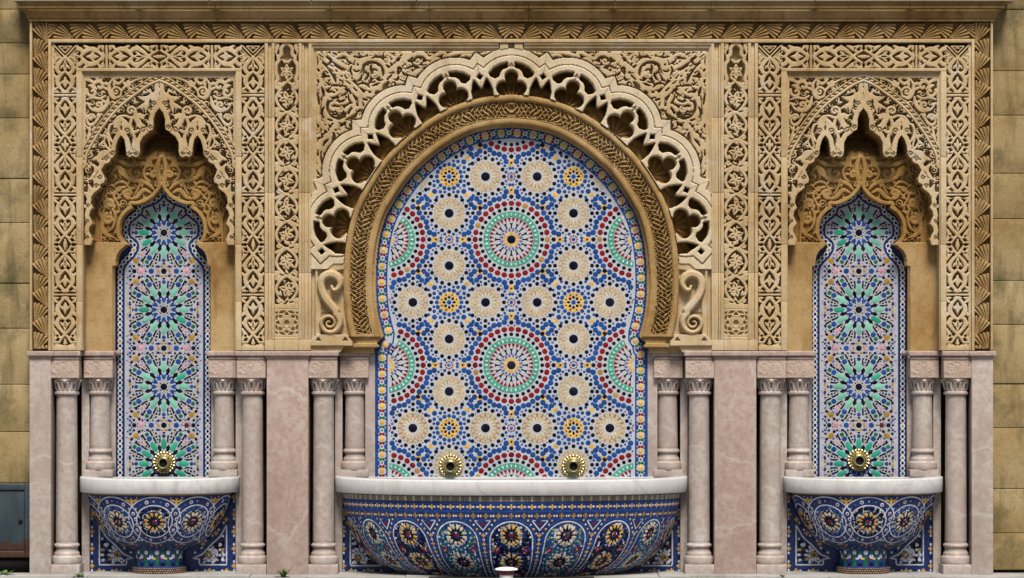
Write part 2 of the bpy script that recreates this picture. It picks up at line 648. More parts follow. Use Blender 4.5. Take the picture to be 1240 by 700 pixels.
        # worn, slightly uneven carving
        n = 0.0008 * (np.sin(u * 0.21 + 1.3 * np.sin(v * 0.11)) * np.sin(v * 0.17 + 1.1 * np.sin(u * 0.09)))
        verts = np.stack([u * S, d + n, (690 - v) * S], 1)
        return mesh_np(name, verts, q, mat)


# ================================================================== SETTING
gm = mesh_np("ground", [(-600, -900, -0.064), (600, -900, -0.064), (600, 300, -0.064), (-600, 300, -0.064)], [[0, 1, 2, 3]], M['ground'])
g = link("ground", gm)
g['kind'] = 'structure'
pv = MB()
pv.box(-9, 9, -6.0, 0.7, -0.062, -0.052)
pav = pv.build("pavement", M['mortar_gap_shade'])
pav['kind'] = 'structure'
rp = random.Random(3)
for row in range(6):
    y1 = -0.17 - row * 0.62
    x = -9.0 + rp.uniform(0, 0.5)
    while x < 8.4:
        w = rp.uniform(0.75, 1.15)
        b = MB()
        b.box(x + 0.004, x + w - 0.004, y1 - 0.612, y1, -0.054, rp.uniform(-0.043, -0.037), 0.005)
        b.build("paving_slab", M['paving'], pav)
        x += w
dr = thing("added_dark_slab", "added dark slab standing for wet, shaded paving in front of the wide basin", "dark slab", (0, 0, 0))
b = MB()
b.box(-0.62, 0.62, -1.35, -0.167, -0.056, -0.0345, 0.004)  # added dark slab for the wet, shaded paving; it also cuts bounce light
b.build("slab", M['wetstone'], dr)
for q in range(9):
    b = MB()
    b.box(-0.5 + q * 0.117, -0.42 + q * 0.117, -0.60, -0.40, -0.0345, -0.0325, 0.0008)  # black slots invented along with the slab
    b.build("added_slot", M['void'], dr)
# low stone step under the fountain
stp = thing("fountain_step", "low pale stone step running under the whole fountain", "step")
x = wx(-30)
while x < wx(1270):
    w = rp.uniform(0.8, 1.25)
    b = MB()
    b.box(x + 0.002, x + w - 0.002, -0.165, 0.62, -0.055, rp.uniform(-0.034, -0.029), 0.006)
    b.build("slab", M['paving'], stp)
    x += w

# ------------------------------------------------------------------ block wall behind
wall = thing("stone_wall", "weathered ochre sandstone block wall behind the carved fountain", "wall", (0, 0.12, 0))
b = MB()
b.box(-9, wx(34), 0.055, 0.6, -0.02, wz(-260))
b.box(wx(1206), 9, 0.055, 0.6, -0.02, wz(-260))
b.box(-9, 9, 0.601, 0.9, -0.02, wz(-260))
b.box(wx(34), wx(1206), 0.055, 0.6, wz(2), wz(-260))
b.build("wall_core", M['wall'], wall)
lj = [-260, -190, -120, -62, 9, 50, 88, 141.5, 215, 269, 342.5, 397.7, 466, 523.6, 586, 640, 692]
rj = [-260, -190, -120, -60, 9, 84, 138, 209, 264, 339.5, 393, 465, 519, 593, 647, 692]
rw = random.Random(11)
for side, js in ((-1, lj), (1, rj)):
    for i in range(len(js) - 1):
        y0, y1 = js[i], js[i + 1]
        edge = wx(37) if side < 0 else wx(1202.5)
        x = edge
        first = True
        while abs(x) < 8.4:
            w = rw.uniform(0.42, 0.95) * (0.6 if first and i % 2 else 1)
            if first and side < 0:
                w += 0.1
            x2 = x + side * w
            b = MB()
            f = rw.uniform(-0.004, 0.006)
            b.box(min(x, x2) + 0.0015, max(x, x2) - 0.0015, f, 0.06, wz(y1) + 0.0015, wz(y0) - 0.0015, 0.006)
            if not (side < 0 and i == 14 and False):
                b.build("stone_block", M['wall'], wall)
            x = x2
            first = False

# ================================================================== CORNICE
cor = thing("cornice", "long moulded sandstone cornice crowning the fountain", "cornice")
# profile: (pixel row top, row bottom, projection m)
prof = [(4.2, 7.0, 0.094), (7.0, 11.5, 0.085), (11.5, 13.2, 0.074), (13.2, 22.5, 0.066), (22.5, 26.0, 0.020)]
cuts = [24, 170, 262, 400, 520, 640, 742, 860, 985, 1100, 1214]
for i in range(len(cuts) - 1):
    xa, xb = wx(cuts[i]), wx(cuts[i + 1])
    b = MB()
    first, last = i == 0, i == len(cuts) - 2
    for (ya, yb, p) in prof:
        x0 = wx(38) - p if first else xa + 0.0012
        x1 = wx(1201) + p if last else xb - 0.0012
        if yb - ya > 6:      # hollow moulding: wider at its top
            z0, z1 = wz(yb), wz(ya)
            n = 7
            pts = []
            for q in range(n):
                t = q / (n - 1)
                zz = z0 + (z1 - z0) * t
                pp = 0.030 + (p - 0.030) * (1 - sqrt(max(0, 1 - t * t)) * 0.75 - 0.25 * (1 - t))
                pts.append((pp, zz))
            vs, fs = [], []
            for (pp, zz) in pts:
                xl = wx(38) - pp if first else x0
                xr = wx(1201) + pp if last else x1
                vs += [(xl, 0.55, zz), (xl, -pp, zz), (xr, -pp, zz), (xr, 0.55, zz)]
            for q in range(n - 1):
                for e in range(3):
                    fs.append((q * 4 + e, q * 4 + e + 1, q * 4 + 4 + e + 1, q * 4 + 4 + e))
            fs.append((0, 3, 2, 1))
            fs.append(tuple(4 * (n - 1) + e for e in range(4)))
            b.add(vs, fs)
        else:
            b.box(x0, x1, -p, 0.55, wz(yb) + 0.0005, wz(ya), 0.003)
    b.build("cornice_block", M['golden'], cor)
cop = thing("coping", "pale stone coping slabs lying along the top of the cornice", "coping")
cuts = [19, 255, 378, 505, 744, 985, 1224]
for i in range(len(cuts) - 1):
    b = MB()
    b.box(wx(cuts[i]) + 0.002, wx(cuts[i + 1]) - 0.002, -0.115, 0.11, wz(4), wz(-14), 0.006)
    b.build("coping_slab", M['coping'], cop)

# ================================================================== FAN FRIEZE
frz = thing("fan_frieze", "carved frieze of fanned leaves framing the whole fountain top and sides", "frieze")


def fan_field(length, height, P, s0, sym=False):
    """ribbed fans alternating from the lower and the upper edge"""
    F = Field(0, 0, length, height, 0.62)
    s, t = F.U, height - F.V        # t up from the lower edge
    H = np.zeros_like(s)
    D = F.new(4.0)
    n0 = int(length / P) + 3
    for k_ in range(-n0, n0):
        for up in (0, 1):
            sp = s0 + k_ * P + (0.56 * P if up else 0)
            dx = sp - s
            dy = t if not up else height - t
            dy = dy - (1.0)
            a = np.degrees(np.arctan2(dy, dx))
            r = np.hypot(dx, dy)
            amax = 50.0
            R = np.interp(a, [0, 20, 50], [0.80 * P, 0.80 * P, 0.78 * P])
            nr = 5
            rib = np.abs(((a + 1) / amax * nr) % 1 - 0.5) * 2      # 0 at rib centre
            wloc = np.maximum(r * radians(1.0), 0.02)               # px per degree
            dd = np.maximum(np.maximum((-1.5 - a) * wloc, (a - amax + 2.5) * wloc), r - (R - 2.0 * rib ** 2)) + 0.45
            dd = np.where(dx < 0, 3.0, dd)
            k2 = dd < D
            D = np.where(k2, dd, D)
            bulge = np.clip(1 - rib ** 2.2, 0, 1) * np.clip(r / (0.6 * P), 0.3, 1)
            H = np.where(k2, bulge, H)
    mask = np.ones(s.shape, bool)
    base, top = 0.065, 0.004
    dep = np.where(D < 0, 0.030 - (0.030 - top) * H, base)
    # sunk ground rises at either edge into the fillets
    F.dep = dep
    F.snaps.append((D, mask))
    F.finish()
    return F


half = 619.2 - 58.0
Ff = fan_field(half, 20.5, 34.6, half - 9)
for sgn in (-1, 1):
    me = Ff.mesh("frieze_panel", M['golden'])
    co = np.empty(len(me.vertices) * 3, np.float32)
    me.vertices.foreach_get("co", co)
    co = co.reshape(-1, 3)
    x = co[:, 0] / S
    z = (690 - co[:, 2] / S)
    co[:, 0] = sgn * (x - half) * -1 * S if sgn > 0 else (x - half) * S
    co[:, 2] = (690 - (27.2 + z)) * S
    me.vertices.foreach_set("co", co.ravel())
    if sgn > 0:
        me.flip_normals()
    link("frieze_panel", me, frz)
Fv = fan_field(422 - 27.0, 19.5, 35.6, 27)
for sgn in (-1, 1):
    me = Fv.mesh("frieze_panel", M['golden'])
    co = np.empty(len(me.vertices) * 3, np.float32)
    me.vertices.foreach_get("co", co)
    co = co.reshape(-1, 3)
    s_ = co[:, 0] / S
    t_ = (690 - co[:, 2] / S)        # 0 at one edge
    co[:, 2] = (690 - (27 + s_)) * S
    co[:, 0] = (AX - 39.0 - t_) * S * sgn * 1.0 if False else sgn * (580.2 - t_) * S
    me.vertices.foreach_set("co", co.ravel())
    if sgn < 0:
        me.flip_normals()
    link("frieze_panel", me, frz)
for sgn in (-1, 1):
    b = MB()
    # outer fillet and the body of the jamb behind it
    b.box(sgn * 580.4 * S, sgn * 583.2 * S, -0.006, 0.30, wz(424.5), wz(26), 0.004)
    b.box(sgn * 557.4 * S, sgn * 560.8 * S, -0.006, 0.30, wz(424.5), wz(47.4), 0.003)
    b.box(sgn * 553.8 * S, sgn * 557.3 * S, 0.012, 0.30, wz(424.5), wz(51.7), 0.002)
    b.box(sgn * 560.9 * S, sgn * 580.2 * S, 0.07, 0.30, wz(424.5), wz(26.2))
    b.build("fillet", M['cream'], frz)
b = MB()
b.box(wx(61.9), wx(1176.5), -0.006, 0.30, wz(51.6), wz(47.3), 0.004)
b.box(wx(58.5), wx(1180), 0.07, 0.30, wz(47.2), wz(26.2))
b.build("fillet", M['cream'], frz)


# ================================================================== BAND ORNAMENT
UNIT = [  # (points, widths) on one side of the axis, in a cell 13 x 60
    ([(0.9, 0.2), (13.2, 0.2)], 1.25),
    ([(0, 4.0), (4.4, 8.0), (8.4, 13.4), (9.2, 19.2), (6.8, 24.4), (2.4, 28.4), (0, 30.4)], [1.5, 1.9, 2.7, 3.1, 2.7, 1.8, 1.4]),
    ([(9, 20.5), (13.2, 25.6)], [2.8, 1.5]),
    ([(1, 3.2), (5, 4.4), (8.6, 4.6), (12.8, 3.6)], [1.3, 1.3, 1.7, 1.1]),
    ([(13.2, 6.6), (9.6, 9.4)], [2.4, 1.4]),
    ([(0, 9.2), (0, 16.0), (0, 24.0)], [0.5, 3.5, 0.6]),
    ([(0, 17.6), (3.4, 16.6), (5.6, 14.2)], [2.3, 1.6, 1.0]),
    ([(0, 30), (4, 28.0), (8.2, 29.8), (9.8, 34.6), (7.4, 40), (2.8, 45.2), (0, 47.6)], [1.5, 1.9, 2.5, 2.7, 2.3, 1.8, 1.3]),
    ([(13.4, 34.0), (7.8, 41.6), (0.5, 48.6)], 1.15),
    ([(0.0, 48.6), (3.4, 52), (7.4, 58.5)], [1.8, 1.7, 1.3]),
    ([(0, 31.0), (0, 37.0), (0, 45.0)], [0.5, 3.4, 0.7]),
    ([(0, 37.8), (3.4, 36.6), (5.4, 34.0)], [2.2, 1.6, 1.0]),
    ([(13.2, 41.6), (9.6, 48.6)], [1.3, 2.9]),
    ([(9.6, 48.6), (13.2, 55.6)], [2.9, 1.5]),
    ([(9.0, 49.4), (4.6, 53.4)], [2.3, 1.0]),
    ([(13.2, 57.8), (9.0, 57.4)], [1.5, 1.0]),
    ([(0, 54.0), (0, 59.0)], [1.0, 2.4]),
]
UNIT_CUT = [([(5.6, 4.9), (7.6, 5.4)], 0.7), ([(0, 34.6), (0, 40)], 0.5), ([(8.4, 50), (10.4, 50)], 0.75), ([(0, 25.6), (0, 27.2)], 0.9)]


def band_unit(F, D, tf):
    for pts, w in UNIT:
        for sg in (-1, 1):
            p = cat(pts, 4) if len(pts) > 2 else np.asarray(pts, float)
            F.stroke(D, np.array([tf(sg * a, b_) for a, b_ in p]), w, smooth=False)
    for pts, w in UNIT_CUT:
        for sg in (-1, 1):
            F.cut(D, np.array([tf(sg * a, b_) for a, b_ in pts]), w, smooth=False)


# vertical band (local: axis u = 0, rows as in the photograph)
FB = Field(-13.6, 54.6, 13.6, 418.2, 0.68)
D = FB.new()
for top, flip in ((356.8, 0), (296.4, 1), (236.0, 0), (175.8, 1), (115.4, 0)):
    if flip:
        band_unit(FB, D, lambda a, b_, t=top: (a, t + 60.3 - b_))
    else:
        band_unit(FB, D, lambda a, b_, t=top: (a, t + b_))
band_unit(FB, D, lambda a, b_: (a, 115.4 - b_ * 0.95))
D[FB.V < 68.5 - 0 * FB.V] = 60.0
for sg in (-1, 1):        # crossing straps in the corner
    FB.stroke(D, [(-13 * sg, 55.5), (13 * sg, 82.5)], 1.0)
    FB.stroke(D, [(-13 * sg, 60.5), (-2 * sg, 71.8)], 0.7)
FB.stroke(D, [(-12.4, 64), (-12.4, 78), (-5, 71), (-12.4, 64)], 0.8, smooth=False)
FB.stroke(D, [(-8, 56), (8, 56), (0, 64), (-8, 56)], 0.8, smooth=False)
FB.stroke(D, [(-10.5, 69), (-10.5, 73)], 1.0)
FB.stroke(D, [(-2.5, 58.3), (2.5, 58.3)], 1.0)
FB.fill(D, (FB.U > 0.6) & (FB.U < 12.6), 1.85, 2.2, seed=21, maxn=250, lo=0.85)
D = np.minimum(D, D[:, ::-1])
FB.carve(np.ones(D.shape, bool), D, 0.004, 0.075, 0.9, 0.10)
FB.finish()
band_me = FB.mesh("carved_band", M['cream'])

# horizontal band over the niche (local: from crossing to crossing)
FH = Field(-100.2, 54.6, 100.2, 82.2, 0.68)
D = FH.new()
for sg in (-1, 1):
    band_unit(FH, D, lambda a, b_: (sg * (64 - b_ * 1.06), 68.4 + a))
    D2 = FH.new()
    band_unit(FH, D2, lambda a, b_: (sg * (64 + b_ * 1.03), 68.4 + a))
    D = np.minimum(D, D2)
FH.fill(D, (FH.V > 56.5) & (FH.V < 80.5) & (FH.U > 0.5) & (FH.V < 68.4), 1.85, 2.2, seed=22, maxn=200, lo=0.85)
D = np.minimum(D, D[:, ::-1])
D = np.minimum(D, D[::-1, :])
FH.carve(np.ones(D.shape, bool), D, 0.004, 0.075, 0.9, 0.10)
FH.finish()
bandh_me = FH.mesh("carved_band", M['cream'])


# ================================================================== SIDE NICHES
LAMB = [(0, 130.6), (4.6, 137), (7, 145), (7, 153), (7.7, 157), (11.6, 158.7), (13, 160.8), (19.5, 165.5), (23.4, 173.3), (23.4, 184.3),
        (25, 189), (28.6, 190.6), (32.3, 188.8), (36, 190.6), (40, 187.5), (40.7, 179.6), (42.3, 170), (46.2, 163.5), (50.2, 170), (52.5, 178),
        (53.3, 186), (55.5, 190.4), (58.5, 192), (60, 196.5), (66, 199), (70, 206), (68, 211), (65.7, 216), (66.2, 221), (71.5, 223.4), (71, 227),
        (74, 229.8), (79, 234), (82.2, 239), (82.6, 246), (80.5, 252), (83.6, 255.8), (84.6, 261), (82.6, 266), (80.6, 271), (84.2, 275),
        (85, 280), (82.5, 285), (80.3, 290), (82.5, 297)]
TOPEN = [(0, 223), (2.6, 229), (6, 233), (10, 237.5), (15.5, 241), (21, 244), (27, 246), (32, 247), (36.5, 246.5), (35, 251), (39.6, 253.6), (43.5, 257), (47, 261.3),
         (49.5, 266), (51, 272), (51.3, 278), (50.6, 283), (49, 287), (45.5, 291.4), (40.5, 295.5), (44, 296.6), (46.5, 299.5), (50, 302), (53, 306),
         (55, 311), (55.8, 317), (56, 321), (59.8, 322.4), (59.8, 330), (59.8, 426)]
ROPE = [(0, 94.4), (13, 99.8), (29, 110.6), (45, 122.8), (59, 136.8), (73, 155.2), (83, 171), (89, 182), (91.5, 190), (92.5, 200)]
ogee = cat(ROPE, 8)

N = Field(0, 88.5, 93.0, 426, 0.66)
N.gain = 1.22
lamb = N.poly([(0, 60)] + LAMB + [(99, 297), (99, 60)])           # negative in the screen and above
topen = N.poly([(0, 223)] + TOPEN[1:] + [(-30, 426), (-30, 223)])  # negative inside the opening
full = np.ones(N.U.shape, bool)
sr, tr = N.st(ogee, full)                                          # positive below the rope
# below the pointed arch: how deep the hood behind the screen goes
hood = np.interp(N.V, [88, 150, 172, 188, 430], [0.50, 0.50, 0.34, 0.150, 0.150])
N.dep[:] = hood
N.zone[:] = 3

# --- back arch relief
D = N.new()
border = topen - 4.6
D = np.minimum(D, np.where(topen > 0, np.where(N.V < 300, border, 60), 60))
B = lambda pts, w, **kw: N.stroke(D, pts, w, **kw)
B([(2.4, 224), (3.6, 214), (5.0, 205), (4.4, 196), (1.5, 188), (0, 186)], [2.4, 2.6, 2.4, 2.4, 1.6, 0.6])
B(spiral(9.6, 210.5, 5.2, 1.3, pi * 0.9, 1), [1.9, 1.7, 1.3, 1.0], smooth=False)
B(spiral(40.5, 233, 5.8, 1.35, pi * 0.55, -1), [2.2, 2.0, 1.6, 1.0], smooth=False)
B([(14, 198), (13.2, 190), (10, 182), (4, 176), (0, 171.5)], [2, 1.9, 1.7, 1.3, 0.8])
B([(18, 200), (16.5, 188), (12, 177), (5, 169), (0, 164)], [1.8, 1.6, 1.4, 1.2, 0.8])
B([(52, 193), (44, 197), (34, 198), (26, 196), (20, 197.5), (12, 200)], [2.2, 2.4, 2.2, 2.4, 2.2, 1.4])
B([(18, 198), (22, 207), (20, 214), (14, 219)], [1.2, 1.5, 1.6, 0.8])
B(spiral(32, 208, 7.0, 1.2, -0.6, 1), [2.2, 2.2, 1.8, 1.2], smooth=False)
B([(52, 199), (49, 206), (42, 214)], [0.8, 4.0, 1.6])
B([(42, 214), (34, 217), (25, 218), (16, 222), (10, 228)], [2.2, 2.4, 2.4, 2.0, 1.2])
B([(26, 219), (29, 228), (33, 234)], [1.4, 1.5, 0.8])
B([(14, 232), (22, 229), (30, 237), (36, 240)], [1.2, 2.4, 2.4, 1.0])
B([(57, 222), (51, 219), (45, 220), (40, 226)], [1.2, 1.4, 1.4, 1.0])
B(spiral(52, 227, 3.6, 1.2, 0, 1), [1.2, 1.2, 0.9], smooth=False)
B([(47, 230), (51, 236), (55, 231), (50, 227)], 1.1)
B([(56, 230), (58, 238), (54, 245), (52, 253)], [1.2, 1.4, 1.3, 1.0])
B(spiral(63.5, 246, 6.4, 1.35, pi * 0.2, -1), [2.0, 2.1, 1.6, 1.0], smooth=False)
B(spiral(65, 264, 6.6, 1.35, -pi * 0.4, 1), [2.0, 2.1, 1.6, 1.0], smooth=False)
B([(60, 252), (57, 258), (57, 266), (60, 275), (66, 280)], [1.2, 1.6, 1.6, 1.4, 0.8])
B([(71, 268), (72, 278), (66, 284), (58, 287)], [1.0, 2.2, 2.4, 0.8])
B([(69, 226), (72, 236), (70, 250), (73, 262), (74, 280), (74, 292)], [1.2, 1.3, 1.3, 1.3, 1.3, 1.3])
room = (topen > 4.6) & (N.V > 166) & (N.V < 291) & (N.U < 77)
N.fill(D, room, 2.1, 5.5, seed=5)
relief = (N.V > 160) & (N.V < 292.5)
base = hood + 0.026
top = hood
t_ = np.clip(-D / 1.8, 0, 1)
zz = np.where(D < 0, top + (base - top) * 0.25 * (1 - t_) ** 2, base)
N.dep[relief] = zz[relief]
N.snaps.append((D, relief))
# plain jambs below
jam = N.V >= 292.5
N.dep[jam] = 0.140
N.zone[jam] = 5
# moulded nib under the lobes
# --- opening for the tiles
N.zone[topen < -1.2] = -1
N.dep[topen <= 0] = 0.30
N.snaps.append((topen, full))

# --- pierced screen under the pointed arch
scr = (lamb <= 0) & (tr > 4.5) & (N.U <= 91.5)
D = N.new()
D = np.minimum(D, np.maximum(lamb, -6.0 - lamb))        # solid rim 6 px wide along the scalloped edge
B = lambda pts, w, **kw: N.stroke(D, pts, w, **kw)
G = N.new()
C = lambda pts, w, **kw: N.stroke(G, pts, np.asarray(w) / N.gain, **kw)
B([(0, 108), (3.4, 113), (6.4, 119), (5, 124), (2, 128)], [1.5, 3.2, 3.4, 2.6, 1.6])
B([(0, 110), (0, 131)], [1.5, 4.2])
B([(26, 117), (18, 119), (12.5, 118), (9, 112)], [0.8, 2.8, 2.4, 0.8])
B([(14, 118), (15.5, 127), (16.5, 136)], [2.2, 2.6, 0.8])
B([(27, 131), (20, 128), (15, 124)], [0.8, 2.2, 1.2])
B(spiral(34.5, 134, 5.6, 1.25, pi, 1), [1.4, 1.4, 1.3, 1.0], smooth=False)
B([(29, 133), (29, 142), (25, 150), (18, 152)], [1.6, 2.4, 1.6, 1.0])
B([(29, 142), (36, 142), (42, 140), (50, 142), (56, 150)], [1.6, 1.6, 1.2, 1.4, 1.0])
B([(20, 143), (24, 140), (26, 147), (20, 155), (14, 159)], [1.6, 3.0, 3.0, 2.8, 1.4])
B([(33, 142), (35.5, 152), (32, 160), (30, 170), (31.5, 178), (32.3, 186)], [1.6, 1.8, 1.4, 2.4, 2.0, 1.4])
B([(26, 158), (31, 160), (36, 157)], [1.6, 2.0, 1.4])
B([(46.2, 144), (42, 150), (41, 157), (45, 163)], [2.2, 3.6, 3.6, 2.0])
B([(46.2, 144), (50.4, 150), (51.4, 157), (47.4, 163)], [2.2, 3.6, 3.6, 2.0])
B([(57, 150), (60, 152), (62, 160), (60, 168), (57, 172)], [1.0, 1.6, 1.2, 1.8, 0.8])
B([(64, 163), (67, 172), (62, 180), (60, 176), (63, 166)], 1.1)
B([(64, 184), (68, 186), (73, 192), (70, 198)], [2.2, 3.4, 3.2, 1.6])
B([(60, 183), (63, 190), (67, 196)], [2.6, 3.4, 2.0])
B([(80, 200), (76, 206), (80, 214), (86, 218)], [1.4, 2.8, 2.6, 0.8])
B([(73, 205), (78, 211), (73, 219)], [1.6, 2.6, 2.0])
B([(79, 216), (76, 222), (75, 228)], [1.6, 3.2, 2.0])
B([(86, 224), (84, 230), (88, 238)], [1.0, 2.4, 1.2])
B([(88, 244), (86, 250), (89, 262)], [1.0, 1.8, 1.0])
B([(88, 268), (87, 278), (89, 292)], [1.0, 1.8, 1.0])
N.fill(D, scr & (lamb < -6.5) & (tr > 6), 2.2, 4.6, seed=2)
CURLS = [((6.6, 125.2), 3.3, pi * .2, -1), ((11, 152.8), 2.9, 0, 1), ((19.3, 157), 3.7, pi, 1), ((28.2, 185.4), 2.6, 0, 1), ((36.4, 185.4), 2.6, pi, -1),
          ((39.2, 158), 3.4, pi * .8, 1), ((53, 158), 3.4, pi * .2, -1), ((57.0, 184.6), 3.0, 0, 1), ((64.4, 192.4), 3.2, pi, 1), ((72.0, 214), 2.9, 0, 1),
          ((76.4, 225.2), 2.9, pi, 1), ((86.3, 248.4), 2.4, 0, 1), ((87.6, 267.6), 2.4, 0, 1), ((87.6, 287), 2.4, 0, 1)]
for c in CURLS:
    N.stroke(D, [c[0], (c[0][0] + 0.01, c[0][1])], (c[1] + 0.8) / N.gain, smooth=False)
for c in CURLS:
    C(spiral(c[0][0], c[0][1], c[1], 1.1, c[2], c[3], c[1] * 0.30), 0.6, smooth=False)
for p in [[(0, 112), (0, 122)], [(18.6, 150.5), (24, 143)], [(46.2, 147), (46.2, 158)], [(32.3, 178), (32.3, 189)], [(62, 186), (69, 194)],
          [(74, 207), (79, 216)], [(13.2, 160.5), (17.5, 153.5)], [(59.5, 191), (62, 188)], [(29, 118), (16, 116)]]:
    C(p, [0.3, 0.7, 0.3])
N.carve(scr, D, 0.018, 0.095, 0.9, 0.10, zone=2)
N.dep[scr & (G < 0) & (D < -0.3)] += 0.016
# --- spandrel over the pointed arch
spn = (tr < -4.6)
D = N.new()
B = lambda pts, w, **kw: N.stroke(D, pts, w, **kw)
B(spiral(53, 110.5, 5.8, 1.3, pi * 1.1, 1), [1.3, 1.35, 1.2, 1.0], smooth=False)
B([(47, 116), (55, 118), (60, 112), (61, 103), (57, 95)], [1.0, 2.2, 2.0, 1.6, 1.0])
B(spiral(38.4, 100.4, 4.4, 1.2, 0, 1), [1.4, 1.5, 1.3, 1.0], smooth=False)
B([(43, 96), (50, 101), (56, 96), (49, 94)], [1.2, 1.8, 1.4, 0.8])
B([(20, 94.5), (30, 97), (44, 107), (48, 117)], [0.8, 1.3, 1.3, 1.0])
B(spiral(73, 104, 7.6, 1.1, 0.4, -1), [1.6, 1.8, 1.6, 1.2], smooth=False)
B([(70, 96), (78, 100), (84, 97), (88.5, 95)], [1.0, 1.6, 1.8, 2.6])
B([(76, 108), (81, 104), (86, 103)], [0.8, 2.4, 0.8])
B(spiral(81.5, 111, 7.0, 1.0, -0.4, 1), [1.4, 1.7, 1.5, 1.1], smooth=False)
B([(66, 116), (72, 119), (80, 118), (88, 120)], [1.2, 1.6, 1.3, 1.0])
B(spiral(74, 127, 5.8, 1.2, pi * 0.2, 1), [1.4, 1.7, 1.5, 1.1], smooth=False)
B([(62, 117), (64, 126), (71, 134), (82, 132), (88, 124)], [1.0, 2.2, 1.5, 1.4, 0.8])
B(spiral(83, 142, 4.4, 1.2, pi, 1), [1.3, 1.4, 1.1], smooth=False)
B([(72, 140), (80, 150), (86, 150), (88, 144)], [1.0, 1.8, 1.6, 0.8])
B([(84, 155), (86, 165), (89, 178)], [1.0, 1.8, 0.8])
N.fill(D, spn & (tr < -6) & (N.V > 93) & (N.U < 90), 2.0, 4.4, seed=3)
D = np.minimum(D, np.maximum(-(N.V - 92.2) * 1.0, -60) * -1 - 2.2 + 0 * D)      # top rim
D = np.minimum(D, 89.2 - N.U)
N.carve(spn, D, 0.026, 0.085, 0.9, 0.12, zone=1)
# --- rope moulding
rp_ = (tr >= -4.6) & (tr <= 4.5) & ((lamb <= 0) | (N.V < 200))
Dr = np.minimum(np.abs(tr + 3.7) - 0.75, np.abs(tr - 2.6) - 1.7)
ph = (sr + 0.9 * tr) / 6.6
tw = np.abs((ph % 1) - 0.5) * 2
Dr = np.minimum(Dr, np.maximum(np.abs(tr + 0.9) - 1.55, (tw - 0.68) * 2.4))
N.carve(rp_, Dr, 0.014, 0.038, 1.2, 0.35, zone=1)
N.snaps.append((lamb, full))
N.finish(mirror=True)
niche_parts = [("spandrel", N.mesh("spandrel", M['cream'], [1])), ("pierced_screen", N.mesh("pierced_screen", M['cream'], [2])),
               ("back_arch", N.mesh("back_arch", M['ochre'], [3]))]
jamb_me = [N.mesh("jamb_block", M['golden'], [5], box=(-99, 292, 0, 364)), N.mesh("jamb_block", M['golden'], [5], box=(-99, 364, 0, 430)),
           N.mesh("jamb_block", M['golden'], [5], box=(0, 292, 99, 364)), N.mesh("jamb_block", M['golden'], [5], box=(0, 364, 99, 430))]

NL = -426.8 * S
nich = thing("wall_niche", "carved stone niche with scalloped pierced arch, to the left of the great arch", "niche", (NL, 0, 0), "side niches")
for nm, me in niche_parts:
    link(nm, me, nich)
for me in jamb_me:
    link("jamb_block", me, nich)
for sg in (-1, 1):
    o = link("carved_band", band_me, nich, (sg * 113.9 * S, 0, 0))
    if sg > 0:
        o.scale = (-1, 1, 1)
link("carved_band", bandh_me, nich)
b = MB()
for sg in (-1, 1):
    vslab(b, sg * 93.2, 86.5, sg * 100.1, 424.5, -0.003, 0.30, 0.004, 0, (190, 296, 365))
    slab(b, sg * 92.0, 86.5, sg * 93.2, 424.5, 0.012, 0.30, 0.001, ox=0)
slab(b, -100.1, 82.4, 100.1, 86.4, -0.003, 0.30, ox=0)
slab(b, -92.4, 86.6, 92.4, 88.4, 0.016, 0.30, 0.002, ox=0)
for sg in (-1, 1):
    slab(b, sg * 100.2, 418.4, sg * 127.4, 424.5, 0.0, 0.30, ox=0)
    slab(b, sg * 100.2, 82, sg * 127.4, 418.2, 0.080, 0.30, 0, ox=0)
slab(b, -127.4, 54, 127.4, 82.2, 0.081, 0.30, 0, ox=0)
b.build("fillet", M['cream'], nich)
nich2 = copy_tree(nich, (-NL, 0, 0), "carved stone niche with scalloped pierced arch, to the right of the great arch")


# ================================================================== PILASTER STRIPS
P = Field(-14.4, 50.5, 14.4, 411, 0.64)
P.gain = 1.12
D = P.new()
B = lambda pts, w, **kw: P.stroke(D, pts, w, **kw)
vv = np.arange(108, 367, 2.2)
nodes = 119.5 - 16.5
for sg in (-1, 1):
    ph = (vv - nodes) / 33.0
    uu = sg * 12.6 * np.sign(np.sin(pi * ph)) * np.abs(np.sin(pi * ph)) ** 0.75
    B(np.stack([uu, vv], 1), 1.75, smooth=False)
for k_ in range(8):
    cy = 119.5 + 33 * k_
    if cy > 366:
        break
    fl = 1 if k_ % 2 else -1
    for q in range(4):
        a = q * pi / 2 + 0.25 * fl
        B([(0, cy), (4 * cos(a), cy + 4 * sin(a)), (9 * cos(a), cy + 9 * sin(a))], [1.6, 3.1, 0.8])
    for q in range(4):
        a = q * pi / 2 + 0.25 * fl
        P.cut(D, [(2.6 * cos(a), cy + 2.6 * sin(a)), (6 * cos(a), cy + 6 * sin(a))], [0.3, 0.95, 0.3])
    ny = cy + 16.5
    B([(fl * 1, ny + 1), (fl * 7, ny - 1), (fl * 12.2, ny - 2.4)], [1.4, 2.2, 3.6])
    B([(fl * 8, ny + 2), (fl * 11.5, ny + 3.4)], [1.6, 2.8])
    B(spiral(-fl * 9.6, ny - 3.2, 2.9, 1.1, 0, fl), 1.0, smooth=False)
    B([(-fl * 3, ny - 1), (-fl * 12.6, ny + 5)], [1.2, 2.0])
    P.cut(D, [(-fl * 10, ny - 9), (-fl * 3, ny - 3), (fl * 2, ny - 2)], [0.35, 0.6, 0.35])
    P.cut(D, [(fl * 4, ny - 0.4), (fl * 8, ny - 1.4)], [0.6, 0.5])
P.fill(D, (np.abs(P.U) < 13) & (P.V > 110) & (P.V < 364), 1.9, 3.0, seed=9)
D[P.V < 107.2] = 60
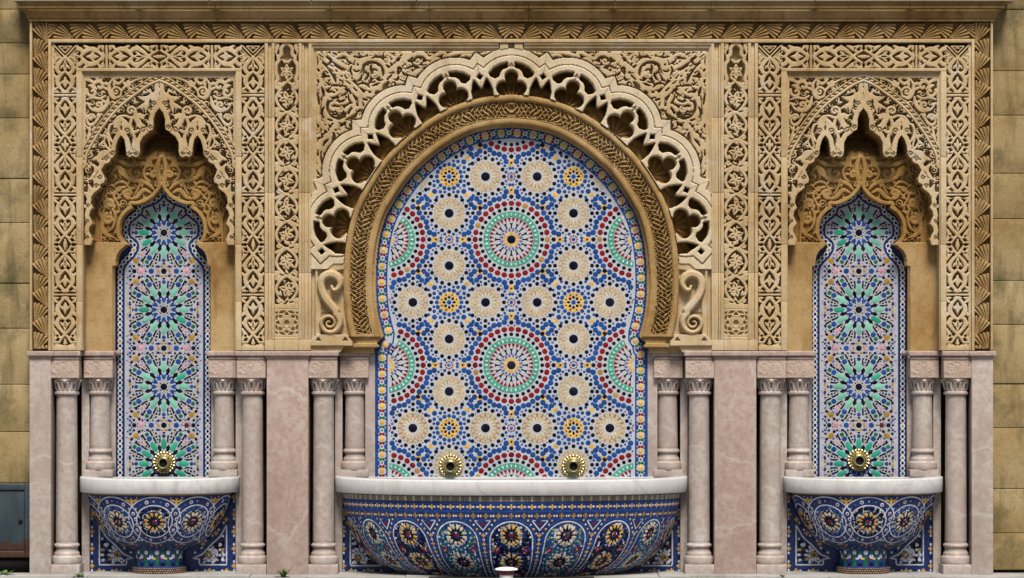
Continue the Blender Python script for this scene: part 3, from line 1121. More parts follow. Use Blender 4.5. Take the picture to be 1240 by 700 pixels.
# lobed cartouche at the head
for sg in (-1, 1):
    B([(0, 53.2), (3.6, 54.4), (6.6, 59), (7.0, 66), (10.2, 69), (9.6, 73), (13, 79), (13.2, 88), (11.2, 96), (13.4, 101), (12, 106.5), (7.6, 105), (8.6, 101.6)][0:13] if sg > 0 else
      [(-a, b_) for a, b_ in [(0, 53.2), (3.6, 54.4), (6.6, 59), (7.0, 66), (10.2, 69), (9.6, 73), (13, 79), (13.2, 88), (11.2, 96), (13.4, 101), (12, 106.5), (7.6, 105), (8.6, 101.6)]], 2.1)
    B([(sg * 13.4, 52), (sg * 10.5, 56), (sg * 12.6, 62)], [2.2, 1.8, 1.6])
    B([(sg * 10, 53), (sg * 13, 58)], [1.0, 1.6])
    B([(sg * 13.6, 62), (sg * 11.6, 68)], [1.2, 0.8])
    B([(sg * 3, 100), (sg * 7, 103)], 1.5)
    B([(sg * 5.5, 72), (sg * 2, 75)], [1.0, 1.8])
for q in range(6):
    a = q * pi / 3 + pi / 2
    B([(0, 87), (4 * cos(a), 87 + 4.4 * sin(a)), (8 * cos(a), 87 + 9 * sin(a))], [1.4, 2.6, 0.9])
    P.cut(D, [(2.6 * cos(a), 87 + 2.6 * sin(a)), (5.6 * cos(a), 87 + 6 * sin(a))], [0.3, 0.8, 0.3])
B([(-5, 104), (0, 99), (6, 94)], 1.4)
slit = np.hypot(P.U / 3.4, (P.V - 62.5) / 7.6) - 1
P.carve(P.V < 368.0, D, 0.004, 0.075, 0.9, 0.10)
pit = slit < 0
P.dep[pit & (D > -1.2)] = 0.078
# interlaced star square
sq = P.V >= 368.0
D = P.new()
B = lambda pts, w, **kw: P.stroke(D, pts, w, smooth=False, **kw)
cy = 391.0
sqr = np.maximum(np.abs(P.U) - 13.6, np.abs(P.V - cy) - 18.2)
D = np.minimum(D, np.abs(np.maximum(np.abs(P.U) - 14.4, np.abs(P.V - cy) - 15.4)) - 0.9)
D = np.minimum(D, -(np.maximum(np.abs(P.U) - 15, np.abs(P.V - cy) - 16.6)))


def ngon(cx, cy, r, n, rot=0.0):
    return [(cx + r * cos(rot + 2 * pi * i / n), cy + r * sin(rot + 2 * pi * i / n)) for i in range(n)]


def starpoly(cx, cy, r1, r2, n, rot=0.0):
    return [(cx + (r1 if i % 2 == 0 else r2) * cos(rot + pi * i / n), cy + (r1 if i % 2 == 0 else r2) * sin(rot + pi * i / n)) for i in range(2 * n)]


for (r1, r2, ro, w) in ((14.6, 10.8, 0, 0.75), (10.6, 7.6, pi / 8, 0.75), (7.0, 4.6, 0, 0.7)):
    p = starpoly(0, cy, r1, r2, 8, ro)
    B(p + [p[0]], w)
for q in range(8):
    a = q * pi / 4
    B([(3.2 * cos(a), cy + 3.2 * sin(a)), (12.2 * cos(a + 0.39), cy + 12.2 * sin(a + 0.39))], 0.6)
    B([(3.2 * cos(a), cy + 3.2 * sin(a)), (12.2 * cos(a - 0.39), cy + 12.2 * sin(a - 0.39))], 0.6)
B([(-14, 377), (-8, 377), (-14, 383)], 0.7); B([(14, 377), (8, 377), (14, 383)], 0.7)
B([(-14, 405), (-8, 405), (-14, 399)], 0.7); B([(14, 405), (8, 405), (14, 399)], 0.7)
P.carve(sq, D, 0.004, 0.026, 1.2, 0.2)
P.finish()
pil_me = P.mesh("carved_strip", M['cream'])
for sg, lab in ((-1, "tall carved pilaster strip of chained rosettes left of the great arch"), (1, "tall carved pilaster strip of chained rosettes right of the great arch")):
    pt = thing("pilaster", lab, "pilaster", (sg * 272.2 * S, 0, 0), "carved pilaster strips")
    o = link("carved_strip", pil_me, pt)
    if sg > 0:
        o.scale = (-1, 1, 1)
    b = MB()
    for xa, xb, dd in ((14.6, 18.4, -0.003), (18.5, 21.0, 0.010), (21.1, 26.6, 0.022), (26.7, 29.6, -0.002), (-14.6, -18.0, -0.003), (-18.1, -22.4, 0.016), (-22.5, -26.6, -0.003)):
        vslab(b, xa, 51.7, xb, 411.1, dd, 0.30, 0.003, 0, (142, 233, 330))
    slab(b, 14.7, 411.2, 29.6, 424.5, -0.001, 0.30, ox=0)
    slab(b, -14.7, 411.2, -26.6, 424.5, -0.001, 0.30, ox=0)
    slab(b, -14.6, 411.2, 14.6, 424.5, -0.001, 0.30, ox=0)
    slab(b, -14.5, 52, 14.5, 411, 0.082, 0.30, 0, ox=0)
    o = b.build("fillet", M['cream'], pt)
    if sg > 0:
        o.scale = (-1, 1, 1)


# ================================================================== GREAT ARCH
OUT = [(0, 152.3), (30, 156.0), (60, 166), (93, 187), (121, 222), (140, 243), (154, 264), (162.5, 300), (165.2, 340), (163.6, 370), (160, 391), (155.3, 407)]
OUTL = cat([(0, 152.3), (30, 155.8), (60, 165.5), (92, 185.5), (121, 212), (141, 240), (154.5, 266), (162.5, 300), (165.2, 340), (163.4, 372), (159.8, 391), (155.3, 408)], 8)
A = Field(0, 52.5, 243.0, 427, 0.68)
A.gain = 1.1
U, V = A.U, A.V
full = np.ones(U.shape, bool)
sa, ta = A.st(OUTL, full)        # positive: inside the opening
ta = -ta                         # positive outside
inside = A.poly([(0, 140)] + [(0, 152.3)] + [tuple(p) for p in OUTL[1:]] + [(165.6, 420), (165.6, 440), (-20, 440), (-20, 152)])
off = np.where(V < 408, np.abs(ta) * np.where(inside < 0, -1, 1), 100)
# lobes of the pierced lattice
CX, CY = 0.0, 320.0
ang = np.degrees(np.arctan2(U - CX, CY - V))
PITCH = 19.15
kk = np.clip(np.round(ang / PITCH), 0, 4)
rot = np.radians(kk * PITCH)
dx, dy = U - CX, V - CY
lx = np.abs(dx * np.cos(rot) + dy * np.sin(rot))
ly = -dx * np.sin(rot) + dy * np.cos(rot) + CY
# local frame of one lobe as if it stood at the crown
hp = radians(PITCH / 2)


def lpoly(pts):
    sv = (A.U, A.V)
    A.U, A.V = lx, ly
    d = A.poly(pts)
    A.U, A.V = sv
    return d


def axis_pt(r, t=0.0):
    """point at radius r on the line between two lobes, shifted t across it"""
    return (r * sin(hp) + t * cos(hp), CY - r * cos(hp) + t * sin(hp))


def ldiam(r, hd):
    x, y = axis_pt(r)
    c, s_ = cos(hp), sin(hp)
    a = (lx - x) * c + (ly - y) * s_
    b_ = -(lx - x) * s_ + (ly - y) * c
    return (np.abs(a) + np.abs(b_) - hd) / sqrt(2)


disk = (np.hypot(lx / 41.0, (ly - 104) / 37.0) - 1) * 38.5
diam = ldiam(231.0, 15.0)
U1 = np.minimum(disk, diam)
diam2 = ldiam(231.0, 29.5)
U2 = np.minimum((np.hypot(lx / 50.0, (ly - 104) / 46.0) - 1) * 47.5, diam2)
# below the last lobe the band runs straight down beside the frame
trefoil = np.minimum(np.hypot(lx, ly - 92.4) - 6.9, np.hypot(lx - 9.0, ly - 106.5) - 8.2)
trefoil = np.minimum(trefoil, np.maximum(lx - 9, np.abs(ly - 108) - 9))
opA = lpoly([(5.5, 76.3), (13, 78.0), (20.5, 82.0), (26.2, 88.6), (24.6, 91.4), (19.6, 93.4), (16.2, 91.8), (14.6, 87.0), (11.2, 82.8), (5.8, 80.8)])
opB = lpoly([(30.0, 95.5), (26.6, 101), (23.6, 108), (22.4, 117), (24, 125), (40, 128), axis_pt(199), axis_pt(213.5), (33.0, 104.0)])
opS = ldiam(230.5, 3.8)
opening = np.minimum(np.minimum(trefoil - 1.2, opA - 1.5), np.minimum(opB - 1.2, opS - 0.3))
lat_zone = (off > 38.5) & (U1 < 0) & (V < 333) & (ang < 92)
band2 = (off > 38.5) & (U1 >= 0) & (U2 < 0) & (V < 333) & (ang < 92)
# interlace lines
def lline(pts, w):
    sv = (A.U, A.V)
    d = np.full(U.shape, 50.0)
    p = cat(pts, 5) if len(pts) > 2 else np.asarray(pts, float)
    for i in range(len(p) - 1):
        a, b_ = p[i], p[i + 1]
        e = b_ - a
        L = e @ e + 1e-9
        t = np.clip(((lx - a[0]) * e[0] + (ly - a[1]) * e[1]) / L, 0, 1)
        d = np.minimum(d, np.hypot(lx - a[0] - t * e[0], ly - a[1] - t * e[1]) - w)
    return d


lines = lline([(6.5, 82), (2, 79.5), (-3, 77)], 0.45)
lines = np.minimum(lines, lline([(0.5, 85.8), (0.5, 77)], 0.3))
Dl = np.maximum(-opening, U1)
Dl = np.maximum(Dl, -(np.abs(disk + 0.0) - 0.0) * 0 - 60)
cutd = np.maximum(Dl, -lines)
# shells deep in the openings
shell_a = np.degrees(np.arctan2(lx, 121 - ly))
ribs = np.abs(np.sin(np.radians(shell_a * 7.5)))
deep = 0.23 - 0.11 * np.clip((ly - 97) / 14, 0, 1) + 0.036 * (1 - ribs) * np.clip((ly - 95) / 6, 0, 1)
A.dep[:] = 0.020
A.zone[:] = 1
# ---- spandrel carving
spd = (U2 >= 0) & (off > 38.5) & (V < 333) | ((ang >= 92) & (V < 333) & (U > 206))
D = A.new()
FX = 619.2
rfl = lambda pts: [(383 + (y - 62), 62 + (x - 383)) for x, y in pts]


def T(pts):
    return [(FX - x, y) for x, y in pts]


def B(pts, w, smooth=True):
    A.stroke(D, T(pts), w, smooth)


def B2(pts, w, smooth=True):
    B(pts, w, smooth)
    B(rfl(pts), w, smooth)


B2(ngon(450, 89, 18.5, 28, 0.3) + [ngon(450, 89, 18.5, 28, 0.3)[0]], 2.2, False)
B2([(386, 64), (398, 78), (410, 92), (422, 99), (432, 108), (441, 120), (444, 133)], [1.6, 2.2, 2.4, 2.4, 2.4, 2.2, 1.4])
B2([(398, 66), (404, 72), (414, 78), (424, 84), (432, 94)], [1.4, 1.8, 2.2, 2.0, 1.6])
B2([(404, 71), (412, 66), (420, 66), (427, 72), (424, 80)], [1.0, 1.8, 2.0, 1.6, 1.0])
B2([(424, 66), (434, 72), (445, 70)], [1.4, 2.0, 1.2])
B2([(433, 68), (436, 80), (430, 92), (420, 98)], [1.6, 2.0, 2.0, 1.4])
B2([(440, 86), (448, 80), (458, 82), (460, 92)], [1.2, 2.2, 2.0, 1.0])
B2([(436, 104), (444, 98), (446, 88), (444, 80)], [1.4, 2.0, 1.6, 0.8])
B2([(448, 104), (454, 98), (462, 99)], [1.0, 2.2, 0.8])
B2([(466, 96), (472, 86), (482, 77), (492, 70), (503, 66)], [1.8, 2.2, 2.4, 2.4, 1.8])
B2(spiral(487.5, 66.8, 3.6, 1.2, 0.5, -1), [1.4, 1.5, 1.1], False)
B2([(458, 70), (464, 78), (470, 78), (478, 72), (484, 66)], [1.0, 1.6, 2.0, 1.4, 1.0])
B([(498, 69), (506, 64.5), (514, 66), (519, 71), (527, 67), (536, 63.5), (541, 66)], [2.2, 2.6, 2.6, 2.0, 2.2, 2.0, 1.4])
B(spiral(505.5, 74, 4.0, 1.1, 2.6, -1), [1.5, 1.3, 1.0], False)
B(spiral(538, 68, 3.0, 1.1, 4.4, 1), [1.3, 1.3, 1.0], False)
B([(512, 77), (518, 76), (521, 80)], [1.0, 2.2, 0.8])
B([(520, 83), (525, 73), (533, 73), (540, 76), (548, 72), (556, 74), (560, 80)], [1.6, 2.6, 3.0, 2.4, 2.0, 1.8, 1.0])
B([(540, 68), (550, 64.5), (562, 63.5), (574, 63)], [1.8, 2.2, 1.8, 1.6])
B([(556, 70), (564, 66), (574, 68), (584, 65), (596, 63.5)], [1.4, 1.8, 2.2, 1.6, 1.2])
B([(570, 73), (580, 71), (592, 67), (600, 63)], [1.2, 2.2, 1.6, 0.8])
B([(471, 96), (480, 101), (490, 101), (497, 96), (503, 88), (510, 85), (514, 89)], [1.6, 2.4, 2.8, 2.8, 2.8, 2.6, 1.8])
B(spiral(487.5, 88, 4.6, 1.25, 2.4, 1), [1.5, 1.3, 1.0], False)
B(spiral(508.4, 93.4, 3.6, 1.1, -0.6, 1), [1.5, 1.3, 1.0], False)
B([(484, 100), (489, 107), (488, 116)], [2.4, 3.2, 1.0])
B(spiral(473.5, 102.5, 4.4, 1.3, 0.6, -1), [1.5, 1.3, 1.0], False)
B([(463, 120), (467, 114), (476, 110), (484, 106)], [1.2, 3.0, 2.6, 1.2])
B2([(452, 112), (453, 120), (456, 127)], [2.2, 2.4, 1.2])
B2(spiral(454, 124.6, 4.2, 1.2, 3.6, -1), [1.5, 1.3, 1.0], False)
B2([(444, 112), (438, 118), (436, 126), (440, 134)], [1.4, 1.9, 1.9, 1.4])
B([(388, 74), (386, 88), (390, 104), (387, 118)], [1.6, 2.2, 2.0, 1.4])
B([(386, 122), (384.5, 140), (389, 152), (398, 160), (394, 168), (386, 176), (385, 192), (388, 204)], [1.8, 2.2, 2.4, 2.4, 2.6, 2.6, 2.2, 1.6])
B(spiral(387.6, 165, 4.0, 1.2, 0, 1), [1.5, 1.3, 1.0], False)
B([(404, 160), (402, 168), (394, 178), (392, 190), (396, 198)], [1.8, 2.4, 1.8, 2.6, 1.6])
B(spiral(409.5, 164, 4.6, 1.25, -1.2, -1), [1.5, 1.3, 1.0], False)
B([(416, 155), (415, 168), (412, 178), (406, 186), (404, 196)], [2.2, 2.8, 2.8, 2.6, 1.2])
B([(418, 158), (426, 160), (431, 165)], [1.6, 2.8, 1.4])
B([(432, 156), (434, 148), (440, 141), (446, 145)], [2.4, 2.6, 2.4, 1.6])
B(spiral(423, 152, 4.2, 1.2, 0.3, -1), [1.5, 1.3, 1.0], False)
B([(386, 206), (391, 214), (388, 224), (386, 238)], [1.6, 2.4, 2.0, 1.2])
B([(398, 202), (396, 210), (400, 216)], [1.4, 2.2, 1.0])
B([(392, 222), (395, 230), (391, 240)], [1.4, 2.2, 1.0])
B([(384.5, 240), (385.5, 255), (384.6, 275)], [1.2, 1.6, 1.0])
spd &= ~((U > 192) & (U < 237.5) & (V > 315))
A.fill(D, spd & (U2 > 1.0) & (U < 236) & (V > 63), 2.3, 5.0, seed=4, maxn=600)
# the corner foliage: broad flat leaves parted by deep slits, as (origin, slits in tenths of a pixel)
SLITS = [((380, 60), [
    ([(60, 60), (105, 95)], .8), ([(175, 95), (205, 115), (195, 155), (165, 180), (125, 165)], 1.1), ([(305, 100), (370, 105)], 1.4), ([(350, 85), (352, 95)], 1.8),
    ([(390, 110), (420, 150), (460, 170)], .9), ([(480, 85), (540, 90), (590, 90)], 1.1), ([(382, 170), (390, 172)], 1.2), ([(200, 190), (225, 200)], .9),
    ([(245, 190), (280, 210), (330, 238), (385, 240)], .8), ([(528, 175), (532, 188)], 1.3), ([(480, 250), (510, 265), (550, 255)], .9), ([(600, 215), (605, 260), (590, 310)], .9),
    ([(640, 170), (650, 180)], 2.1), ([(455, 205), (440, 250), (455, 300)], .95), ([(200, 235), (230, 265)], .7), ([(268, 252), (274, 260)], 1.4), ([(253, 300), (257, 308)], 1.2),
    ([(258, 350), (262, 358)], 1.2), ([(325, 318), (338, 324)], 1.2), ([(370, 310), (395, 350)], 1.0), ([(310, 365), (350, 385)], .9), ([(458, 335), (462, 350)], 1.3),
    ([(140, 265), (170, 285)], 1.0), ([(95, 335), (130, 320), (185, 325)], 1.4), ([(120, 296), (124, 304)], 1.0), ([(190, 368), (180, 382)], 1.3), ([(160, 405), (185, 430)], 1.4),
    ([(520, 385), (560, 360), (580, 325)], 1.1), ([(640, 360), (660, 310), (655, 280)], .9), ([(390, 380), (435, 415)], .9), ([(520, 425), (580, 405), (630, 415), (670, 455)], 1.0),
    ([(210, 430), (260, 432), (320, 438)], 1.1), ([(340, 435), (390, 450)], 1.1), ([(95, 460), (110, 510), (120, 560)], 1.5), ([(180, 525), (200, 507), (250, 520)], 1.0),
    ([(272, 485), (278, 496)], 1.3), ([(330, 560), (380, 535), (410, 500)], 1.0), ([(420, 480), (440, 530)], 1.2), ([(480, 465), (515, 500)], 1.2), ([(415, 540), (420, 600), (460, 650)], .9),
    ([(600, 600), (640, 608)], 1.9), ([(235, 595), (300, 580)], 1.1), ([(165, 630), (220, 620)], 1.4), ([(300, 640), (350, 620), (375, 605)], 1.0), ([(220, 680), (310, 690)], 1.2),
    ([(530, 610), (530, 660)], .8), ([(42, 240), (58, 255)], 1.8), ([(44, 370), (52, 390)], 1.8), ([(45, 540), (50, 600), (60, 660)], 1.3), ([(40, 90), (42, 140)], 1.1),
    ([(230, 40), (270, 60)], 1.2), ([(400, 40), (440, 60)], .9), ([(700, 175), (690, 230), (690, 290)], .9)]),
  ((430, 60), [
    ([(200, 105), (250, 85), (320, 85), (370, 95)], 1.1), ([(180, 200), (205, 250), (205, 290)], 1.1), ([(250, 145), (270, 180), (310, 195), (325, 220)], 1.0),
    ([(380, 190), (392, 200)], 1.7), ([(430, 165), (445, 182)], 1.4), ([(478, 152), (482, 158)], .9), ([(500, 122), (525, 108), (525, 135)], 1.2), ([(545, 78), (560, 62)], 1.1),
    ([(650, 130), (690, 100)], 1.1), ([(570, 200), (610, 175)], 1.0), ([(630, 225), (690, 200)], 1.8), ([(515, 240), (520, 285), (560, 240)], 1.3), ([(565, 268), (590, 300), (592, 280)], .8),
    ([(330, 245), (335, 310)], 1.6), ([(150, 290), (140, 340), (115, 370)], 1.0), ([(160, 380), (200, 395), (240, 385)], .9), ([(255, 355), (290, 370), (330, 365)], 1.1), ([(215, 435), (270, 415)], 1.4),
    ([(410, 285), (470, 280)], .8), ([(390, 360), (435, 315)], 1.5), ([(345, 480), (365, 440), (400, 400)], 2.4), ([(440, 412), (470, 390), (485, 420), (460, 445), (430, 432)], .8),
    ([(530, 505), (580, 530)], 1.6), ([(615, 425), (670, 422)], 1.1), ([(642, 430), (640, 490)], 1.2), ([(510, 340), (580, 380), (650, 370), (695, 340)], .55), ([(240, 525), (280, 505)], 1.4),
    ([(240, 570), (290, 565)], 1.5), ([(300, 580), (300, 650)], 1.8), ([(235, 610), (258, 635), (240, 655)], .8), ([(355, 612), (440, 572), (520, 500)], .8), ([(440, 50), (470, 45)], .9)]),
  ((380, 120), [
    ([(120, 100), (95, 160), (110, 230)], 1.3), ([(150, 125), (200, 150), (240, 155)], 1.0), ([(205, 190), (250, 180), (300, 185)], .8), ([(250, 215), (300, 215), (330, 190)], 1.3),
    ([(170, 245), (215, 258)], 1.5), ([(182, 318), (200, 332)], 1.7), ([(85, 410), (100, 450), (85, 470)], .9), ([(130, 384), (150, 398)], 1.7), ([(172, 366), (178, 374)], 1.0), ([(370, 160), (385, 185)], 1.4),
    ([(400, 165), (460, 115)], 1.1), ([(530, 152), (560, 130)], 1.8), ([(590, 135), (640, 170), (680, 180)], 1.5), ([(390, 250), (490, 200), (520, 170)], 1.6), ([(425, 322), (442, 330), (432, 300)], .8),
    ([(300, 290), (340, 295)], 1.0), ([(340, 310), (380, 280)], 1.4), ([(380, 350), (470, 360)], 1.1), ([(515, 250), (480, 320)], .7), ([(590, 272), (620, 248), (640, 282)], 1.0), ([(38, 310), (46, 330)], 2.2),
    ([(38, 485), (66, 472)], 1.8), ([(110, 565), (135, 520), (170, 490)], 1.3), ([(240, 410), (240, 480), (212, 560)], 2.0), ([(280, 412), (310, 440), (290, 455)], .9),
    ([(400, 452), (450, 470), (500, 470)], 1.9), ([(530, 390), (540, 460)], 1.4), ([(270, 620), (330, 560)], 1.0), ([(120, 662), (150, 670)], 1.8), ([(200, 600), (215, 690)], 1.6), ([(50, 620), (44, 690)], 1.2)])]
leafy = spd & (U > FX - 501) & (V < 189)
Dsl = A.new(-6.0)
for (ox_, oy_), lst in SLITS:
    for pts, w in lst:
        q_ = T([(ox_ + x / 10.0, oy_ + y / 10.0) for x, y in pts])
        A.cut(Dsl, q_, [w * 0.55, w * 1.25, w * 0.7])
D = np.where(leafy, np.maximum(D - 0.55, Dsl), D)
D = np.maximum(D, 1.5 - U2)
D = np.minimum(D, np.minimum(236.4 - U, V - 61.2) - 0.9)
A.carve(spd, D, 0.014, 0.080, 1.0, 0.12, zone=1)
# plain fillet framing the spandrel
edge = (U > 236.3) | (V < 61.5)
A.dep[edge] = np.where((V[edge] > 58) & (U[edge] < 239.5), 0.030, np.where((V[edge] > 54.5) & (U[edge] < 242), 0.012, 0.0))
# keystone bars between cornice and crown
key = (U < 15.5) & (V < 70) & (U2 >= -1)
keyD = np.where(U < 4.5, np.hypot(np.maximum(0, U - 0), np.maximum(0, V - 62)) - 4.0, 9)
A.dep[key] = np.where(U[key] > 13.8, 0.034, np.where(keyD[key] < 0, 0.05, 0.006))
# ---- lattice
A.dep[band2] = 0.012
gr = np.abs(U1) < 0.8
A.dep[band2 & gr] = 0.034
A.zone[band2] = 2
A.zone[lat_zone] = 2
z = np.where(cutd < 0, 0.004 + 0.010 * (1 - np.clip(-cutd / 1.4, 0, 1)) ** 2, 0.028)
z = np.where(opening < 0, deep, z)
A.dep[lat_zone] = z[lat_zone]
A.zone[lat_zone & (opening < 0)] = 0
A.snaps.append((Dl, lat_zone))
A.snaps.append((U2, (off > 38.5) & (V < 333)))
# ---- volute bracket under the last lobe
low = (V >= 333) & (off > 38.0) & (U > 192) | ((V >= 315) & (U2 >= 0) & (U1 >= 0) & (off > 38) & (U > 192) & (lat_zone == 0) & (spd == 0))
low = (V >= 326) & (off > 38.0) & (U > 192) & (~lat_zone | (V >= 333))
A.dep[low] = 0.055
A.zone[low] = 4
rim = [(233, 405), (232.5, 350), (229, 338), (220, 328), (208, 325)]
D = A.new()
A.stroke(D, rim, 2.2)
A.stroke(D, [(236.5, 326), (236.5, 405)], 1.4)
A.carve(low, D, 0.020, 0.052, 1.3, 0.3)
vp = cat([(401.5, 346.5), (403.5, 351), (408.5, 350), (412, 343), (408.5, 335), (400, 331.6), (391.5, 335.5), (388.5, 345), (391.5, 357), (399.5, 368), (406.5, 376)], 6)
vs2 = spiral(398.8, 391.2, 13.6, 1.95, -0.95, 1, 1.6, 60)
vol = np.array(T(np.vstack([vp, vs2])))
wv = np.concatenate([np.linspace(1.8, 5.0, 24), np.full(len(vp) - 24, 5.2), np.linspace(4.6, 2.6, 24), np.linspace(2.6, 1.5, 36)])
sl, dv = A.dist(vol, wv)
Dv = A.new(); Dv[sl] = dv
m = low & (Dv < 0)
A.dep[m] = (0.034 - 0.060 * np.sqrt(np.clip(1 - (1 - np.clip(-Dv / 3.4, 0, 1)) ** 2, 0, 1)))[m]
A.snaps.append((Dv, low))
fanm = low & (Dv > 0) & (U > 212) & (U < 230) & (V > 352) & (V < 378)
fa = np.degrees(np.arctan2(378 - V, U - 206))
A.dep[fanm] = (0.040 + 0.012 * np.abs(np.sin(np.radians(fa * 6))))[fanm]
# plinth of the bracket
pl_ = A.poly([(192.0, 414), (200.5, 405), (236, 405), (243, 412), (243, 419), (192, 419)])
m = (pl_ < 0) & (off > 38)
A.dep[m] = -0.012
A.zone[m] = 4
for cx_, sx_ in ((201, 1), (233.5, -1)):
    tri = A.poly([(cx_ - 4 , 413), (cx_, 407.5), (cx_ + 4, 413)])
    A.dep[tri < -0.3] = 0.02
cap_ = A.poly([(202, 419), (243, 419), (243, 427), (207.5, 427)])
m = (cap_ < 0) & (off > 38)
A.dep[m] = 0.012
A.zone[m] = 4
gone = (V > 419) & (cap_ >= 0)
A.zone[gone] = -1
# ---- ring mouldings and braid
ring = (off <= 38.5) & (off > 0)
A.zone[ring] = 3
rd = np.zeros_like(off)
roll = (off > 31.0)
rd = np.where(roll, 0.032 - 0.018 * np.sqrt(np.clip(1 - ((off - 34.6) / 4.0) ** 2, 0, 1)), rd)
brd = (off <= 31.0) & (off > 11.0)
inner = (off <= 11.0) & (off > 3.0)
rd = np.where(inner, 0.050 - 0.014 * np.sqrt(np.clip(1 - ((off - 7.4) / 4.2) ** 2, 0, 1)), rd)
rd = np.where(off <= 3.0, 0.085, rd)
# braid of interlaced straps
tq = off - 21.0
Lb = 31.0
nst = 6
best = np.full(U.shape, 9.0)
hts = np.zeros(U.shape)
cand = []
for q in range(nst):
    ph = sa / Lb + q / nst
    wob = 1.5 * np.sin(2 * pi * (sa / 9.3 + q * 0.31))
    f = 8.2 * np.clip(1.25 * np.cos(2 * pi * ph), -1, 1) + wob
    slope = np.where(np.abs(1.25 * np.cos(2 * pi * ph)) < 1, 8.2 * 1.25 * 2 * pi / Lb * np.abs(np.sin(2 * pi * ph)), 0.0)
    d = np.abs(tq - f) / np.sqrt(1 + slope ** 2) - 0.82
    over = np.sin(2 * pi * (sa / (Lb / nst) * 0.5 + q * 0.5) + np.sign(((ph % 1) - 0.5)) * 1.2)
    cand.append((d, over))
for q in range(nst):
    d, o_ = cand[q]
    for q2 in range(nst):
        if q2 != q:
            d2, o2 = cand[q2]
            d = np.where((o2 > o_) & (d2 < 0.75), np.maximum(d, 0.75 - d2), d)
    best = np.minimum(best, d)
best = np.minimum(best, np.where(brd, np.abs(np.abs(tq) - 9.7) - 0.6, 9))
bz = np.where(best < 0, 0.034 + 0.006 * (1 - np.clip(-best / 0.8, 0, 1)) ** 2, 0.066)
bottom = (V > 404.5)
bz = np.where(bottom, 0.036, bz)
rd = np.where(brd, bz, rd)
A.dep[ring] = rd[ring]
A.snaps.append((best, ring & brd))
# springing block under the ring
spr = A.poly([(161.5, 408), (192, 408), (200.5, 414), (192, 419), (202, 419), (207.5, 427), (166, 427), (166, 420), (160, 414)])
m = (V >= 408) & (U > 158) & (U < 208) & (pl_ >= 0) & (cap_ >= 0)
A.zone[m] = 5
A.dep[m] = np.where(V[m] < 416, 0.060, 0.045)
m2 = m & (V >= 421)
A.dep[m2] = 0.075
corb = A.poly([(-20, 408), (155, 408), (157.5, 411), (162, 415.5), (158, 420), (165.8, 423), (165.8, 440), (-20, 440)])
A.zone[(V >= 408) & (corb < 0)] = -1
A.dep[(V >= 408) & (corb < 1)] = 0.16
hole = (off <= 0) & (V < 408)
A.dep[hole] = 0.17
A.zone[hole & (off < -1.5)] = -1
A.snaps.append((off, V < 407))
A.finish(mirror=True)

ga = thing("great_arch", "great carved horseshoe arch with pierced lobes in the middle of the fountain", "arch", (0, 0, 0))
link("spandrel", A.mesh("spandrel", M['cream'], [1], box=(-260, 40, 0, 500)), ga)
link("spandrel", A.mesh("spandrel", M['cream'], [1], box=(0, 40, 260, 500)), ga)
# the pierced lattice is cut from nine stones, one to each lobe
fu, fv = A.fu, A.fv
Aang = np.degrees(np.arctan2(fu, CY - fv))
Ak = np.clip(np.round(Aang / PITCH), -4, 4).astype(int)
zkeep = A.fz.copy()
for k_ in range(-4, 5):
    A.fz = np.where((zkeep == 2), np.where(Ak == k_, 20, np.where(Ak == k_ - 1, 19, 18)), np.where(zkeep < 0, zkeep, 0))
    lb = link("lobe_stone", A.mesh("lobe_stone", M['lobe'], [20]), ga)
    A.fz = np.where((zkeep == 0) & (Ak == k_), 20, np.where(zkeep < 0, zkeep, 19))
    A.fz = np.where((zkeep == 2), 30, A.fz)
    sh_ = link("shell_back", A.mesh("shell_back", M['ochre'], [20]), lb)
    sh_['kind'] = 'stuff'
A.fz = zkeep
link("braided_ring", A.mesh("braided_ring", M['golden'], [3]), ga)
link("scroll_bracket", A.mesh("scroll_bracket", M['cream'], [4], box=(-260, 300, 0, 430)), ga)
link("scroll_bracket", A.mesh("scroll_bracket", M['cream'], [4], box=(0, 300, 260, 430)), ga)
link("springer", A.mesh("springer", M['golden'], [5], box=(-260, 300, 0, 430)), ga)
link("springer", A.mesh("springer", M['golden'], [5], box=(0, 300, 260, 430)), ga)


# ================================================================== ZELLIGE
CL = {k_: lin(v) for k_, v in dict(
    ink=(0.055, 0.055, 0.12), blue=(0.13, 0.31, 0.60), navy=(0.10, 0.13, 0.42), red=(0.55, 0.10, 0.14), green=(0.22, 0.66, 0.55), deepgreen=(0.10, 0.44, 0.32),
    pale=(0.50, 0.78, 0.70), yellow=(0.93, 0.74, 0.32), beige=(0.82, 0.70, 0.49), sand=(0.62, 0.58, 0.51), cream=(0.91, 0.84, 0.68), white=(0.86, 0.88, 0.93), slate=(0.45, 0.47, 0.70),
    pink=(0.84, 0.60, 0.66), lilac=(0.76, 0.72, 0.80), gold=(0.70, 0.55, 0.20), brown=(0.74, 0.58, 0.33), maroon=(0.40, 0.10, 0.14)).items()}
rc = random.Random(5)


